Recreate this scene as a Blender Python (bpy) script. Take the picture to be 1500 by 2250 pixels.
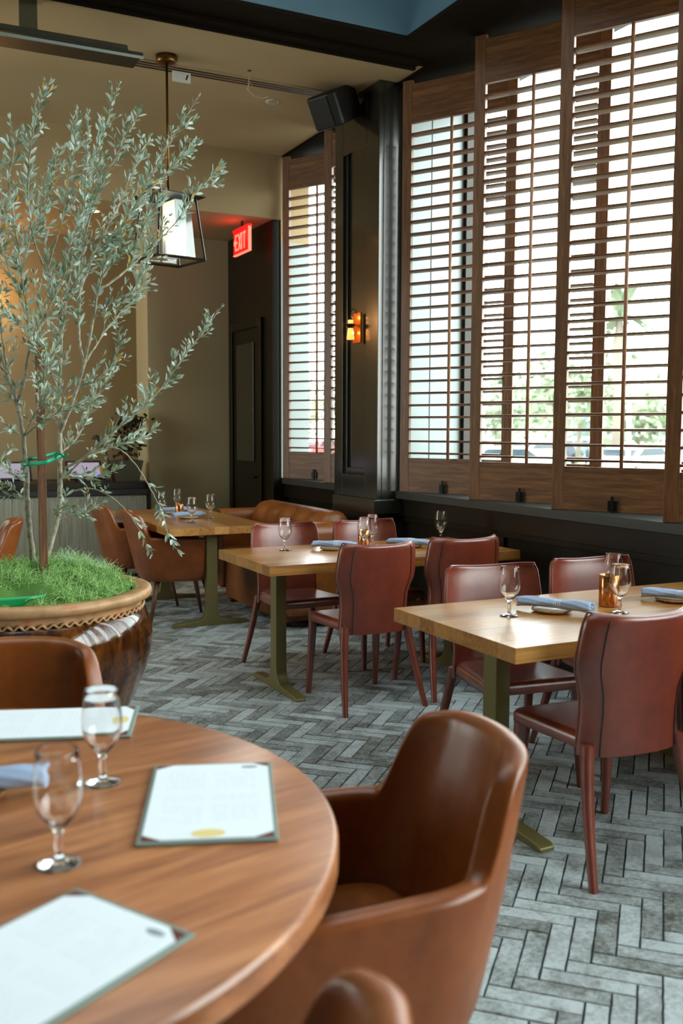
import bpy, math, random
import numpy as np
from mathutils import Vector, Matrix, Euler

for o in list(bpy.data.objects): bpy.data.objects.remove(o)
SC = bpy.context.scene
COL = SC.collection
PI = math.pi
V = Vector

# ------------------------------------------------------------------ camera
CAM_H = 1.468
FPX = 2140.0
yaw, pitch, roll = math.radians(26.67), math.radians(4.87), math.radians(0.2)
fw = V((math.sin(yaw)*math.cos(pitch), math.cos(yaw)*math.cos(pitch), -math.sin(pitch)))
rt0 = V((math.cos(yaw), -math.sin(yaw), 0)); up0 = rt0.cross(fw)
rt = rt0*math.cos(roll) + up0*math.sin(roll)
up = up0*math.cos(roll) - rt0*math.sin(roll)
cam_d = bpy.data.cameras.new('camera'); cam = bpy.data.objects.new('camera', cam_d); COL.objects.link(cam)
M = Matrix((rt, up, -fw)).transposed().to_4x4(); M.translation = V((0, 0, CAM_H)); cam.matrix_world = M
cam_d.sensor_fit = 'VERTICAL'; cam_d.sensor_height = 36; cam_d.lens = FPX/2250*36
cam_d.clip_end = 500; cam_d.clip_start = 0.02
cam_d.dof.use_dof = True; cam_d.dof.focus_distance = 5.0; cam_d.dof.aperture_fstop = 2.8
SC.camera = cam
def at(px, py, Y):                      # point of the photo's ray at world depth Y
    d = fw + rt*((px-750)/FPX) - up*((py-1125)/FPX)
    return V((0, 0, CAM_H)) + d*(Y/d.y)

# ------------------------------------------------------------------ world, light, exposure
W = bpy.data.worlds.new('world'); SC.world = W; W.use_nodes = True
nt = W.node_tree; nt.nodes.clear()
tc = nt.nodes.new('ShaderNodeTexCoord'); sp = nt.nodes.new('ShaderNodeSeparateXYZ')
rp = nt.nodes.new('ShaderNodeValToRGB'); bg = nt.nodes.new('ShaderNodeBackground'); wo = nt.nodes.new('ShaderNodeOutputWorld')
nt.links.new(tc.outputs['Generated'], sp.inputs[0]); nt.links.new(sp.outputs['Z'], rp.inputs[0])
rp.color_ramp.elements[0].position = 0.0; rp.color_ramp.elements[0].color = (1.0, 0.97, 0.92, 1)
rp.color_ramp.elements[1].position = 0.5; rp.color_ramp.elements[1].color = (0.90, 0.97, 1.0, 1)
nt.links.new(rp.outputs[0], bg.inputs[0]); bg.inputs[1].default_value = 11.0
nt.links.new(bg.outputs[0], wo.inputs[0])
SC.view_settings.view_transform = 'Standard'; SC.view_settings.look = 'None'
SC.view_settings.exposure = 0.36; SC.view_settings.gamma = 1.0; SC.view_settings.use_curve_mapping = False
cy = SC.cycles
cy.max_bounces = 9; cy.diffuse_bounces = 4; cy.glossy_bounces = 4; cy.transmission_bounces = 8; cy.transparent_max_bounces = 12
cy.caustics_reflective = False; cy.caustics_refractive = False; cy.sample_clamp_indirect = 6.0
cy.use_adaptive_sampling = True; cy.adaptive_threshold = 0.02

def portal(name, loc, rot, sx, sy):
    l = bpy.data.lights.new(name, 'AREA'); l.shape = 'RECTANGLE'; l.size = sx; l.size_y = sy; l.cycles.is_portal = True
    o = bpy.data.objects.new(name, l); o.location = loc; o.rotation_euler = rot; COL.objects.link(o)
portal('window_portal', (4.32, 2.6, 2.5), (0, PI/2, 0), 3.0, 7.4)
portal('far_window_portal', (4.32, 7.7, 2.5), (0, PI/2, 0), 3.0, 1.5)
portal('added_left_window_portal', (-4.02, 7.7, 2.2), (0, -PI/2, 0), 2.6, 2.0)  # serves the unseen window added in the left wall
portal('added_skylight_portal', (0.87, 3.3, 5.75), (0, 0, 0), 4.6, 4.4)  # serves the unseen skylight added over the well


def lamp(name, loc, power, color, radius=0.03):
    l = bpy.data.lights.new(name, 'POINT'); l.energy = power; l.color = color; l.shadow_soft_size = radius
    o = bpy.data.objects.new(name, l); o.location = loc; COL.objects.link(o); return o

# ------------------------------------------------------------------ tags
def tag(o, label=None, cat=None, group=None, kind=None):
    if label: o['label'] = label
    if cat: o['category'] = cat
    if group: o['group'] = group
    if kind: o['kind'] = kind
    return o
def thing(name, label, cat, loc=(0, 0, 0), rz=0, group=None):
    o = bpy.data.objects.new(name, None); COL.objects.link(o); o.location = loc; o.rotation_euler = (0, 0, rz)
    o.empty_display_size = 0.05
    return tag(o, label, cat, group)
def dup(root, loc, rz, label, group=None):
    r = root.copy(); COL.objects.link(r); r.location = loc; r.rotation_euler = (0, 0, rz); r['label'] = label
    if group: r['group'] = group
    for ch in list(root.children):
        c = ch.copy(); COL.objects.link(c); c.parent = r
        for g in list(ch.children):
            d = g.copy(); COL.objects.link(d); d.parent = c
    return r

# ------------------------------------------------------------------ mesh builder
class MB:
    def __init__(s): s.v = []; s.f = []; s.a = []; s.mi = []
    def add(s, vs, fs, tint=0.5, mi=0):
        b = len(s.v); s.v += [tuple(x) for x in vs]; s.f += [tuple(i+b for i in f) for f in fs]
        s.a += [tint]*len(vs); s.mi += [mi]*len(fs); return s
    def box(s, x0, x1, y0, y1, z0, z1, m=None, mi=0, tint=0.5):
        vs = [V((x, y, z)) for z in (z0, z1) for y in (y0, y1) for x in (x0, x1)]
        if m is not None: vs = [m @ v for v in vs]
        return s.add(vs, [(0, 2, 3, 1), (4, 5, 7, 6), (0, 1, 5, 4), (2, 6, 7, 3), (0, 4, 6, 2), (1, 3, 7, 5)], tint, mi)
    def prism(s, pts, d0, d1, fn):      # pts 2D loop, fn(u, v, d) -> 3D
        n = len(pts); vs = [fn(u, v, d0) for u, v in pts] + [fn(u, v, d1) for u, v in pts]
        fs = [tuple(range(n-1, -1, -1)), tuple(range(n, 2*n))] + [(i, (i+1) % n, n+(i+1) % n, n+i) for i in range(n)]
        return s.add(vs, fs)
    def lathe(s, prof, n=32, c=(0, 0, 0), mod=None, mi=0):
        k = len(prof); vs = []
        for j in range(n):
            t = 2*PI*j/n
            for (r, z) in prof:
                if mod: r, z = mod(r, z, t)
                vs.append((c[0]+r*math.cos(t), c[1]+r*math.sin(t), c[2]+z))
        fs = []
        for j in range(n):
            for i in range(k-1):
                a = j*k+i; b = ((j+1) % n)*k+i
                fs.append((a, b, b+1, a+1))
        return s.add(vs, fs, mi=mi)
    def tube(s, pts, rad, n=8, cap=True, squash=None, tint=0.5):
        pts = [V(p) for p in pts]; m = len(pts)
        if not hasattr(rad, '__len__'): rad = [rad]*m
        vs = []; ref = None
        for i, p in enumerate(pts):
            t = (pts[min(i+1, m-1)]-pts[max(i-1, 0)]).normalized()
            if ref is None: ref = V((0, 0, 1)) if abs(t.z) < 0.9 else V((1, 0, 0))
            u = (ref - t*ref.dot(t)).normalized(); w = t.cross(u); ref = u
            for j in range(n):
                a = 2*PI*j/n; vs.append(p + (u*math.cos(a)*(squash or 1)+w*math.sin(a))*rad[i])
        fs = [(i*n+j, i*n+(j+1) % n, (i+1)*n+(j+1) % n, (i+1)*n+j) for i in range(m-1) for j in range(n)]
        if cap: fs += [tuple(range(n-1, -1, -1)), tuple(range((m-1)*n, m*n))]
        return s.add(vs, fs, tint)
    def grid(s, rows, closed_u=False, closed_v=False, tint=0.5):
        nr = len(rows); nc = len(rows[0]); vs = [p for r in rows for p in r]; fs = []
        for i in range(nr if closed_v else nr-1):
            for j in range(nc if closed_u else nc-1):
                i2 = (i+1) % nr; j2 = (j+1) % nc
                fs.append((i*nc+j, i*nc+j2, i2*nc+j2, i2*nc+j))
        return s.add(vs, fs, tint)
    def build(s, name, mat, parent=None, smooth=False, bevel=0, sub=0, loc=None, rot=None, seg=2, fixn=True):
        me = bpy.data.meshes.new(name); me.from_pydata([tuple(x) for x in s.v], [], s.f)
        mats = mat if isinstance(mat, (list, tuple)) else [mat]
        for m in mats: me.materials.append(m)
        if len(mats) > 1: me.polygons.foreach_set('material_index', s.mi)
        at_ = me.attributes.new('tint', 'FLOAT', 'POINT'); at_.data.foreach_set('value', s.a)
        if fixn:
            import bmesh
            bm = bmesh.new(); bm.from_mesh(me); bmesh.ops.recalc_face_normals(bm, faces=bm.faces); bm.to_mesh(me); bm.free()
        if smooth: me.polygons.foreach_set('use_smooth', [True]*len(me.polygons))
        me.update()
        o = bpy.data.objects.new(name, me); COL.objects.link(o)
        if parent: o.parent = parent
        if loc: o.location = loc
        if rot: o.rotation_euler = rot
        if bevel:
            b = o.modifiers.new('b', 'BEVEL'); b.width = bevel; b.segments = seg; b.limit_method = 'ANGLE'; b.angle_limit = 0.6
            me.polygons.foreach_set('use_smooth', [True]*len(me.polygons))
            w = o.modifiers.new('w', 'WEIGHTED_NORMAL'); w.keep_sharp = False
        if sub:
            u = o.modifiers.new('s', 'SUBSURF'); u.levels = sub; u.render_levels = sub
        return o

# ------------------------------------------------------------------ materials
def L(c):                                # sRGB 0-255 -> linear
    return tuple(((x/255)/12.92 if x/255 <= 0.04045 else ((x/255+0.055)/1.055)**2.4) for x in c) + (1,)
class N:
    def __init__(s, name):
        s.m = bpy.data.materials.new(name); s.m.use_nodes = True; s.t = s.m.node_tree
        s.b = s.t.nodes['Principled BSDF']; s.o = s.t.nodes['Material Output']
        s.tc = s.t.nodes.new('ShaderNodeTexCoord')
    def n(s, typ, **k):
        x = s.t.nodes.new(typ)
        for a, v in k.items(): setattr(x, a, v)
        return x
    def l(s, a, b): s.t.links.new(a, b)
    def map(s, scale=(1, 1, 1), rot=(0, 0, 0), src='Object', loc=(0, 0, 0)):
        m = s.n('ShaderNodeMapping'); m.inputs['Scale'].default_value = scale; m.inputs['Rotation'].default_value = rot; m.inputs['Location'].default_value = loc
        s.l(s.tc.outputs[src], m.inputs[0]); return m.outputs[0]
    def noise(s, vec, scale, detail=4, rough=0.5, dist=0.0):
        x = s.n('ShaderNodeTexNoise'); x.inputs['Scale'].default_value = scale; x.inputs['Detail'].default_value = detail
        x.inputs['Roughness'].default_value = rough; x.inputs['Distortion'].default_value = dist
        s.l(vec, x.inputs['Vector']); return x.outputs[0]
    def ramp(s, fac, stops):
        r = s.n('ShaderNodeValToRGB'); e = r.color_ramp.elements
        while len(e) < len(stops): e.new(0.5)
        for i, (p, c) in enumerate(stops): e[i].position = p; e[i].color = c if len(c) == 4 else tuple(c)+(1,)
        s.l(fac, r.inputs[0]); return r.outputs[0]
    def math(s, op, a, b=None, c=None):
        x = s.n('ShaderNodeMath', operation=op)
        for i, v in enumerate((a, b, c)):
            if v is None: continue
            if hasattr(v, 'links'): s.l(v, x.inputs[i])
            else: x.inputs[i].default_value = v
        return x.outputs[0]
    def mix(s, fac, a, b, mode='MIX'):
        x = s.n('ShaderNodeMix', data_type='RGBA', blend_type=mode)
        for k, v in ((0, fac), (6, a), (7, b)):
            if hasattr(v, 'links'): s.l(v, x.inputs[k])
            else: x.inputs[k].default_value = v
        return x.outputs[2]
    def bump(s, h, strength=0.2, dist=0.01):
        b = s.n('ShaderNodeBump'); b.inputs['Strength'].default_value = strength; b.inputs['Distance'].default_value = dist
        s.l(h, b.inputs['Height']); s.l(b.outputs[0], s.b.inputs['Normal']); return b
    def set(s, **k):
        for a, v in k.items():
            i = s.b.inputs[a.replace('_', ' ')]
            if hasattr(v, 'links'): s.l(v, i)
            else: i.default_value = v
        return s
def plain(name, rgb, rough=0.5, metal=0.0, spec=0.5, **k):
    x = N(name); x.set(Base_Color=L(rgb), Roughness=rough, Metallic=metal)
    x.b.inputs['Specular IOR Level'].default_value = spec
    for a, v in k.items(): x.b.inputs[a.replace('_', ' ')].default_value = v
    return x.m
def wood(name, dark, mid, light, axis=2, scale=1.0, rough=0.45, stretch=14, coat=0.0, bumps=0.08, tint=False):
    x = N(name); sc = [stretch*scale]*3; sc[axis] = 1.0*scale
    v = x.map(tuple(sc)); n1 = x.noise(v, 2.2, 6, 0.6, 0.6)
    v2 = x.map(tuple([q*5 if i != axis else q*2 for i, q in enumerate(sc)])); n2 = x.noise(v2, 4, 3, 0.6)
    f = x.math('ADD', x.math('MULTIPLY', n1, 0.7), x.math('MULTIPLY', n2, 0.3))
    if tint:
        at_ = x.n('ShaderNodeAttribute', attribute_name='tint')
        f = x.math('ADD', f, x.math('MULTIPLY', x.math('SUBTRACT', at_.outputs['Fac'], 0.5), 0.22))
    c = x.ramp(f, [(0.32, L(dark)), (0.5, L(mid)), (0.68, L(light))])
    x.set(Base_Color=c, Roughness=rough); x.b.inputs['Coat Weight'].default_value = coat; x.b.inputs['Coat Roughness'].default_value = 0.25
    x.bump(f, bumps, 0.004); return x.m
def leather(name, dark, mid, rough=0.36, spec=0.5, coat=0.0):
    x = N(name); n1 = x.noise(x.map(), 3.5, 4, 0.6); n2 = x.noise(x.map(), 320, 2, 0.5); n3 = x.noise(x.map(), 30, 4, 0.6)
    f = x.math('ADD', x.math('MULTIPLY', n1, 0.7), x.math('MULTIPLY', n3, 0.3))
    c = x.ramp(f, [(0.35, L(dark)), (0.65, L(mid))]); x.set(Base_Color=c, Roughness=x.math('ADD', rough-0.06, x.math('MULTIPLY', n3, 0.12)))
    x.b.inputs['Specular IOR Level'].default_value = spec
    x.b.inputs['Coat Weight'].default_value = coat; x.b.inputs['Coat Roughness'].default_value = 0.33
    x.bump(x.math('ADD', n2, x.math('MULTIPLY', n3, 0.8)), 0.10, 0.002); return x.m
MT = {}
MT['walnut_v'] = wood('walnut_vertical', (66, 39, 17), (106, 68, 35), (138, 94, 52), 2, 1.6)
MT['walnut_h'] = wood('walnut_horizontal', (66, 39, 17), (106, 68, 35), (140, 96, 54), 0, 1.6)
MT['rod'] = wood('pale_wood_rod', (120, 84, 60), (150, 108, 78), (172, 130, 98), 2, 3)
MT['oak'] = wood('honey_oak', (134, 84, 34), (172, 116, 52), (194, 140, 74), 0, 1.3, rough=0.28, stretch=16, coat=0.6, tint=True)
MT['round'] = wood('walnut_table', (110, 62, 34), (158, 98, 58), (186, 126, 80), 0, 1.1, rough=0.34, stretch=9, coat=0.2)
MT['leg_wood'] = wood('dark_leg_wood', (58, 34, 20), (92, 56, 33), (116, 74, 46), 2, 3)
MT['cab'] = wood('grey_oak_laminate', (112, 110, 94), (140, 138, 120), (160, 158, 140), 2, 1.6, rough=0.6)
MT['stake'] = wood('stake_wood', (66, 40, 24), (104, 68, 42), (140, 100, 66), 2, 3, rough=0.8)
MT['red'] = leather('oxblood_leather', (100, 36, 20), (136, 56, 32), rough=0.33, coat=0.95)
MT['red_dark'] = plain('seam_thread', (40, 14, 10), 0.6)
MT['cognac'] = leather('cognac_leather', (112, 56, 20), (148, 80, 32), rough=0.32)
MT['sofa'] = leather('tan_sofa_leather', (118, 62, 20), (156, 90, 34), rough=0.4)
MT['dark'] = N('dark_brown_paint').set(Base_Color=L((25, 20, 10)), Roughness=0.36).m
MT['dark'].node_tree.nodes['Principled BSDF'].inputs['Specular IOR Level'].default_value = 0.32
MT['darkm'] = N('charcoal_pillar_paint').set(Base_Color=L((36, 35, 28)), Roughness=0.22, Coat_Weight=0.85, Coat_Roughness=0.14).m
def wall_mat(name, rgb, rgb2, sc=260, b=0.25, rough=0.85):
    x = N(name); n = x.noise(x.map(), sc, 2, 0.5); m = x.noise(x.map(), 1.3, 3, 0.5)
    x.set(Base_Color=x.ramp(m, [(0.3, L(rgb)), (0.7, L(rgb2))]), Roughness=rough); x.bump(n, b, 0.003); return x.m
MT['ceil'] = wall_mat('beige_ceiling_plaster', (170, 148, 110), (178, 156, 118))
MT['olive'] = wall_mat('olive_wallcovering', (178, 172, 138), (186, 180, 146), 180)
MT['recess'] = wall_mat('taupe_wall', (146, 130, 96), (154, 138, 104), 180)
MT['blue'] = wall_mat('blue_grey_paint', (66, 92, 104), (74, 100, 112), 120, 0.1, 0.5)
MT['cream'] = wall_mat('cream_wall', (112, 98, 76), (120, 104, 82))
MT['blackm'] = plain('black_metal', (22, 22, 20), 0.4, 0.6)
MT['black'] = plain('black_plastic', (20, 19, 17), 0.5)
MT['brassleg'] = plain('olive_brass_paint', (124, 112, 66), 0.4, 0.35)
MT['brass'] = plain('aged_brass', (120, 86, 44), 0.35, 1.0)
MT['steel'] = plain('brushed_steel', (150, 158, 150), 0.35, 0.9)
MT['heater'] = plain('dark_heater_face', (38, 32, 24), 0.45, 0.2)
MT['white'] = plain('white_plastic', (215, 215, 208), 0.5)
MT['frame'] = plain('dark_bronze_mullion', (38, 34, 28), 0.4, 0.3)
MT['lframe'] = plain('pale_window_frame', (136, 146, 146), 0.4, 0.2)
MT['linen'] = None
def glass_arch(name, tintc=(0.93, 0.97, 0.96), gloss=1.0, rough=0.0):
    x = N(name); x.t.nodes.remove(x.b); tr = x.n('ShaderNodeBsdfTransparent'); gl = x.n('ShaderNodeBsdfGlossy'); fr = x.n('ShaderNodeLayerWeight'); mx = x.n('ShaderNodeMixShader')
    tr.inputs[0].default_value = tintc+(1,); gl.inputs['Roughness'].default_value = rough; fr.inputs[0].default_value = 0.5
    x.l(x.math('MULTIPLY', x.math('ADD', 0.04, x.math('POWER', fr.outputs['Facing'], 5.0)), gloss), mx.inputs[0]); x.l(tr.outputs[0], mx.inputs[1]); x.l(gl.outputs[0], mx.inputs[2]); x.l(mx.outputs[0], x.o.inputs[0]); return x.m
MT['pane'] = glass_arch('window_glass'); MT['skyglass'] = glass_arch('tinted_roof_glass', (0.42, 0.44, 0.44))  # roof glass tint only dims the added skylight
def real_glass(name, c=(1, 1, 1), rough=0.0):
    x = N(name); x.set(Base_Color=c+(1,), Roughness=rough); x.b.inputs['Transmission Weight'].default_value = 1; x.b.inputs['IOR'].default_value = 1.47; return x.m
MT['glass'] = real_glass('clear_glass')
def emit(name, rgb, s):
    x = N(name); x.set(Base_Color=L(rgb), Roughness=0.4); x.b.inputs['Emission Color'].default_value = L(rgb); x.b.inputs['Emission Strength'].default_value = s; return x.m

# brick floor
x = N('grey_herringbone_brick')
at_ = x.n('ShaderNodeAttribute', attribute_name='tint')
n1 = x.noise(x.map(), 9, 6, 0.7, 0.4); n2 = x.noise(x.map(), 60, 5, 0.75); n3 = x.noise(x.map(), 2.2, 3, 0.5)
f = x.math('ADD', x.math('ADD', 0.08, x.math('MULTIPLY', at_.outputs['Fac'], 0.26)), x.math('ADD', x.math('MULTIPLY', n1, 0.85), x.math('SUBTRACT', x.math('MULTIPLY', n2, 0.75), 0.34)))
f = x.math('ADD', f, x.math('MULTIPLY', n3, 0.2))
c = x.ramp(f, [(0.48, L((80, 78, 70))), (0.62, L((120, 122, 117))), (0.76, L((158, 164, 162))), (0.92, L((190, 198, 198)))])
x.set(Base_Color=c, Roughness=x.math('ADD', 0.38, x.math('MULTIPLY', n2, 0.3))); x.bump(x.math('ADD', n1, n2), 0.35, 0.004)
MT['brick'] = x.m
MT['grout'] = wall_mat('dark_grout', (44, 50, 50), (62, 68, 68), 90)

# ------------------------------------------------------------------ floor (herringbone bricks) and room
def structure(o): o['kind'] = 'structure'; return o
random.seed(4)
w = 0.0633; gap = 0.0016
ax = V((-1, 1, 0)).normalized()*-1; # b direction (right-down in plan): (1,-1)
ay = V((1, 1, 0)).normalized()
org = V((1.774, 1.99, 0))
mb = MB()
def brick(b0, b1, a0, a1):
    cx = org + ax*((b0+b1)/2*w) + ay*((a0+a1)/2*w)
    if cx.x < -2.2 or cx.x > 3.9 or cx.y < -0.6 or cx.y > 10.3: return
    g = gap+random.uniform(-0.0006, 0.0008); t = random.random(); t = t*t*(3-2*t); z = random.uniform(-0.0008, 0.0008)
    def P(b, a, zz): return org + ax*b + ay*a + V((0, 0, zz))
    B0, B1, A0, A1 = b0*w+g, b1*w-g, a0*w+g, a1*w-g; e = 0.0022
    near = cx.y < 5.2; ns = 7 if near else 1; nb, na = (ns, 1) if (b1-b0) > 2 else (1, ns); J = lambda: random.uniform(-0.0013, 0.0013) if near else 0
    lp = [(B0+(B1-B0)*i/nb, A0+(J() if i else 0)) for i in range(nb)] + [(B1+(J() if i else 0), A0+(A1-A0)*i/na) for i in range(na)]
    lp += [(B1-(B1-B0)*i/nb, A1+(J() if i else 0)) for i in range(nb)] + [(B0+(J() if i else 0), A1-(A1-A0)*i/na) for i in range(na)]
    n_ = len(lp); cb, ca = (B0+B1)/2, (A0+A1)/2
    vs = [P(b, a, -0.008) for b, a in lp] + [P(b+math.copysign(e, cb-b)*(abs(b-cb) > 0.45*(B1-B0)), a+math.copysign(e, ca-a)*(abs(a-ca) > 0.45*(A1-A0)), z) for b, a in lp]
    mb.add(vs, [tuple(range(n_, 2*n_))]+[(i, (i+1) % n_, n_+(i+1) % n_, n_+i) for i in range(n_)], t)
for k in range(-160, 160):
    for m in range(-26, 27):
        s = m*8
        brick(k+s, k+s+4, k, k+1); brick(k+s-1, k+s, k, k+4)
fl = mb.build('floor', MT['brick'], fixn=False); structure(fl)
g = MB().box(-4.2, 4.3, -4.2, 10.3, -0.12, -0.0045).build('grout_bed', MT['grout'], parent=fl)

XW = 3.6          # window sill front
# right wall below the sills, pillar, header, far dark wall
mb = MB()
mb.box(3.68, 4.3, -4.0, 8.44, 0, 0.955)                       # dado below sills
mb.box(3.635, 3.70, -4.0, 6.30, 0.83, 0.955)                  # apron band
mb.box(3.655, 3.70, -4.0, 6.30, 0.79, 0.83)
mb.box(3.635, 3.70, 6.95, 8.45, 0.83, 0.955)
mb.box(3.52, 3.88, 8.44, 10.3, 0, 3.95)                        # dark wall beyond the far shutters
mb.box(3.655, 3.70, 2.9, 3.0, 0, 0.79); mb.box(3.655, 3.70, 5.0, 5.1, 0, 0.79)
structure(mb.build('wall_right', MT['dark'], bevel=0.004))
mb = MB()
mb.box(3.60, 4.30, -4.0, 6.29, 0.955, 1.010); mb.box(3.60, 4.30, 7.0, 8.42, 0.955, 1.010)
structure(mb.build('trim_1', plain('sill_paint', (52, 54, 50), 0.5), bevel=0.004))
MT['darkr'] = plain('matt_dark_paint', (24, 18, 10), 0.8, spec=0.05)
structure(MB().box(3.60, 4.3, -4.0, 8.44, 3.931, 5.8).build('wall_header', MT['darkr']))
# pillar with a recessed panel on its room face
mb = MB()
mb.box(3.49, 4.30, 6.29, 7.0, 0, 3.95)
mb.box(3.45, 3.49, 6.29, 6.48, 0.95, 3.95); mb.box(3.45, 3.49, 6.86, 7.0, 0.95, 3.95)
mb.box(3.45, 3.49, 6.48, 6.86, 0.95, 1.12); mb.box(3.45, 3.49, 6.48, 6.86, 3.55, 3.95)
mb.box(3.47, 3.49, 6.48, 6.52, 1.12, 3.55); mb.box(3.47, 3.49, 6.82, 6.86, 1.12, 3.55); mb.box(3.47, 3.49, 6.52, 6.82, 1.12, 1.17)
mb.box(3.43, 3.49, 6.27, 7.0, 0, 0.845)
mb.box(3.40, 3.66, 6.24, 6.93, 0.845, 0.95)
structure(mb.build('wall_pillar', MT['darkm'], bevel=0.004))
# pale window frame slot between pillar and first shutter
j1 = structure(MB().box(3.66, 4.12, 6.20, 6.288, 1.01, 3.95).box(4.18, 4.34, 6.20, 6.288, 1.01, 3.95).build('trim_2', MT['lframe']))
MB().box(3.838, 3.843, 6.197, 6.20, 1.01, 3.95).build('panel_joint', MT['black'], parent=j1)
MB().box(4.12, 4.18, 6.16, 6.288, 1.01, 3.95).build('mullion', MT['frame'], parent=j1)
j2 = structure(MB().box(3.60, 3.88, 8.42, 8.44, 1.01, 3.18).build('trim_4', MT['lframe']))
MB().box(3.60, 3.88, 8.42, 8.44, 3.18, 3.95).build('upper_panel', MT['ceil'], parent=j2)
# door in the far dark wall
dr = MB().box(3.485, 3.52, 8.66, 8.74, 0, 2.52).box(3.485, 3.52, 9.44, 9.52, 0, 2.52).box(3.485, 3.52, 8.74, 9.44, 2.44, 2.52).box(3.505, 3.52, 8.74, 9.44, 0, 2.44).build('door_1', MT['dark'], bevel=0.004)
structure(dr)
MB().box(3.49, 3.506, 8.86, 9.32, 1.15, 2.3).build('door_panel', MT['darkm'], parent=dr, bevel=0.004)
MB().tube([(3.50, 8.80, 1.0), (3.455, 8.80, 1.0), (3.455, 8.92, 1.0)], 0.009).build('door_handle', MT['blackm'], parent=dr, smooth=True)
# far walls
mb = MB(); mb.box(2.67, 3.52, 9.62, 10.3, 0, 3.38); structure(mb.build('wall_back', MT['olive']))
mb = MB(); mb.box(-4.2, 2.67, 10.05, 10.3, 0, 3.38); structure(mb.build('wall_recess', MT['recess']))
mb = MB(); mb.box(-4.3, -4.1, -4.0, 5.3, 0, 5.8).box(-4.3, -4.1, 8.7, 10.3, 0, 5.8).box(-4.3, -4.1, 5.3, 6.7, 0.9, 3.5).box(-4.3, -4.1, 5.3, 8.7, 0, 0.9).box(-4.3, -4.1, 5.3, 8.7, 3.5, 5.8); structure(mb.build('wall_left', MT['cream']))
w4 = structure(MB().box(-4.24, -4.16, 5.3, 8.7, 0.9, 0.96).box(-4.24, -4.16, 5.3, 8.7, 3.44, 3.5).box(-4.24, -4.16, 6.4, 6.46, 0.96, 3.44).box(-4.24, -4.16, 7.5, 7.56, 0.96, 3.44).build('added_left_window', MT['frame'])); MB().box(-4.203, -4.197, 5.3, 8.7, 0.93, 3.47).build('window_pane', MT['pane'], parent=w4)  # unseen window, added so daylight reaches the back of the room
mb = MB(); mb.box(-4.1, 4.3, -4.2, -4.0, 0, 5.8)
structure(mb.build('wall_front', MT['cream']))
# ceilings
mb = MB()
mb.box(-4.1, 3.60, 5.90, 8.42, 3.95, 4.05)
mb.box(-4.1, 3.60, 8.40, 8.42, 3.38, 3.95)
mb.box(-4.1, 3.60, 8.42, 10.3, 3.38, 3.95)
structure(mb.build('ceiling', MT['ceil']))
mb = MB()
mb.box(-4.1, 3.60, 5.55, 5.90, 3.93, 3.96).box(-4.1, 3.5, 5.78, 5.87, 3.905, 3.93).box(-4.1, 3.5, 5.87, 5.90, 3.89, 3.93)
mb.box(3.24, 3.60, -4.0, 5.55, 3.93, 3.96)
mb.box(-4.1, -1.5, -4.0, 5.55, 3.93, 3.96); mb.box(-1.5, 3.24, -4.0, 1.1, 3.93, 3.96)
structure(mb.build('trim_3', MT['darkr'], bevel=0.003))
mb = MB()
mb.box(-1.5, 3.24, 5.55, 5.70, 3.955, 5.8).box(3.24, 3.39, 0.95, 5.70, 3.955, 5.8).box(-1.65, -1.5, 0.95, 5.70, 3.955, 5.8).box(-1.5, 3.24, 0.95, 1.1, 3.955, 5.8)
structure(mb.build('wall_skylight', MT['blue']))
mb = MB()
mb.box(-4.2, -1.5, -4.1, 10.3, 5.8, 5.9).box(3.24, 4.3, -4.1, 10.3, 5.8, 5.9).box(-1.5, 3.24, -4.1, 1.1, 5.8, 5.9).box(-1.5, 3.24, 5.55, 10.3, 5.8, 5.9)
structure(mb.build('wall_roof', MT['dark']))
mb = MB()
for i in range(4): mb.box(-1.5+i*1.58-0.03, -1.5+i*1.58+0.03, 1.1, 5.55, 5.72, 5.8)
sk = structure(mb.build('added_skylight', MT['frame'])); MB().box(-1.5, 3.24, 1.1, 5.55, 5.80, 5.806).build('window_pane', MT['skyglass'], parent=sk)  # unseen skylight glazing, added to let daylight in
# windows
def window(name, y0, y1, mull):
    mb = MB(); mb.box(4.16, 4.24, y0, y1, 1.01, 1.07).box(4.16, 4.24, y0, y1, 3.88, 3.95)
    for m in mull: mb.box(4.16, 4.24, m-0.03, m+0.03, 1.01, 3.95)
    o = structure(mb.build(name, MT['frame'])); MB().box(4.198, 4.204, y0, y1, 1.04, 3.9).build('window_pane', MT['pane'], parent=o)
window('window_1', -4.0, 6.16, [0.4, -1.4])
window('window_2', 7.0, 8.6, [7.03])

# ------------------------------------------------------------------ shutters


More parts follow.
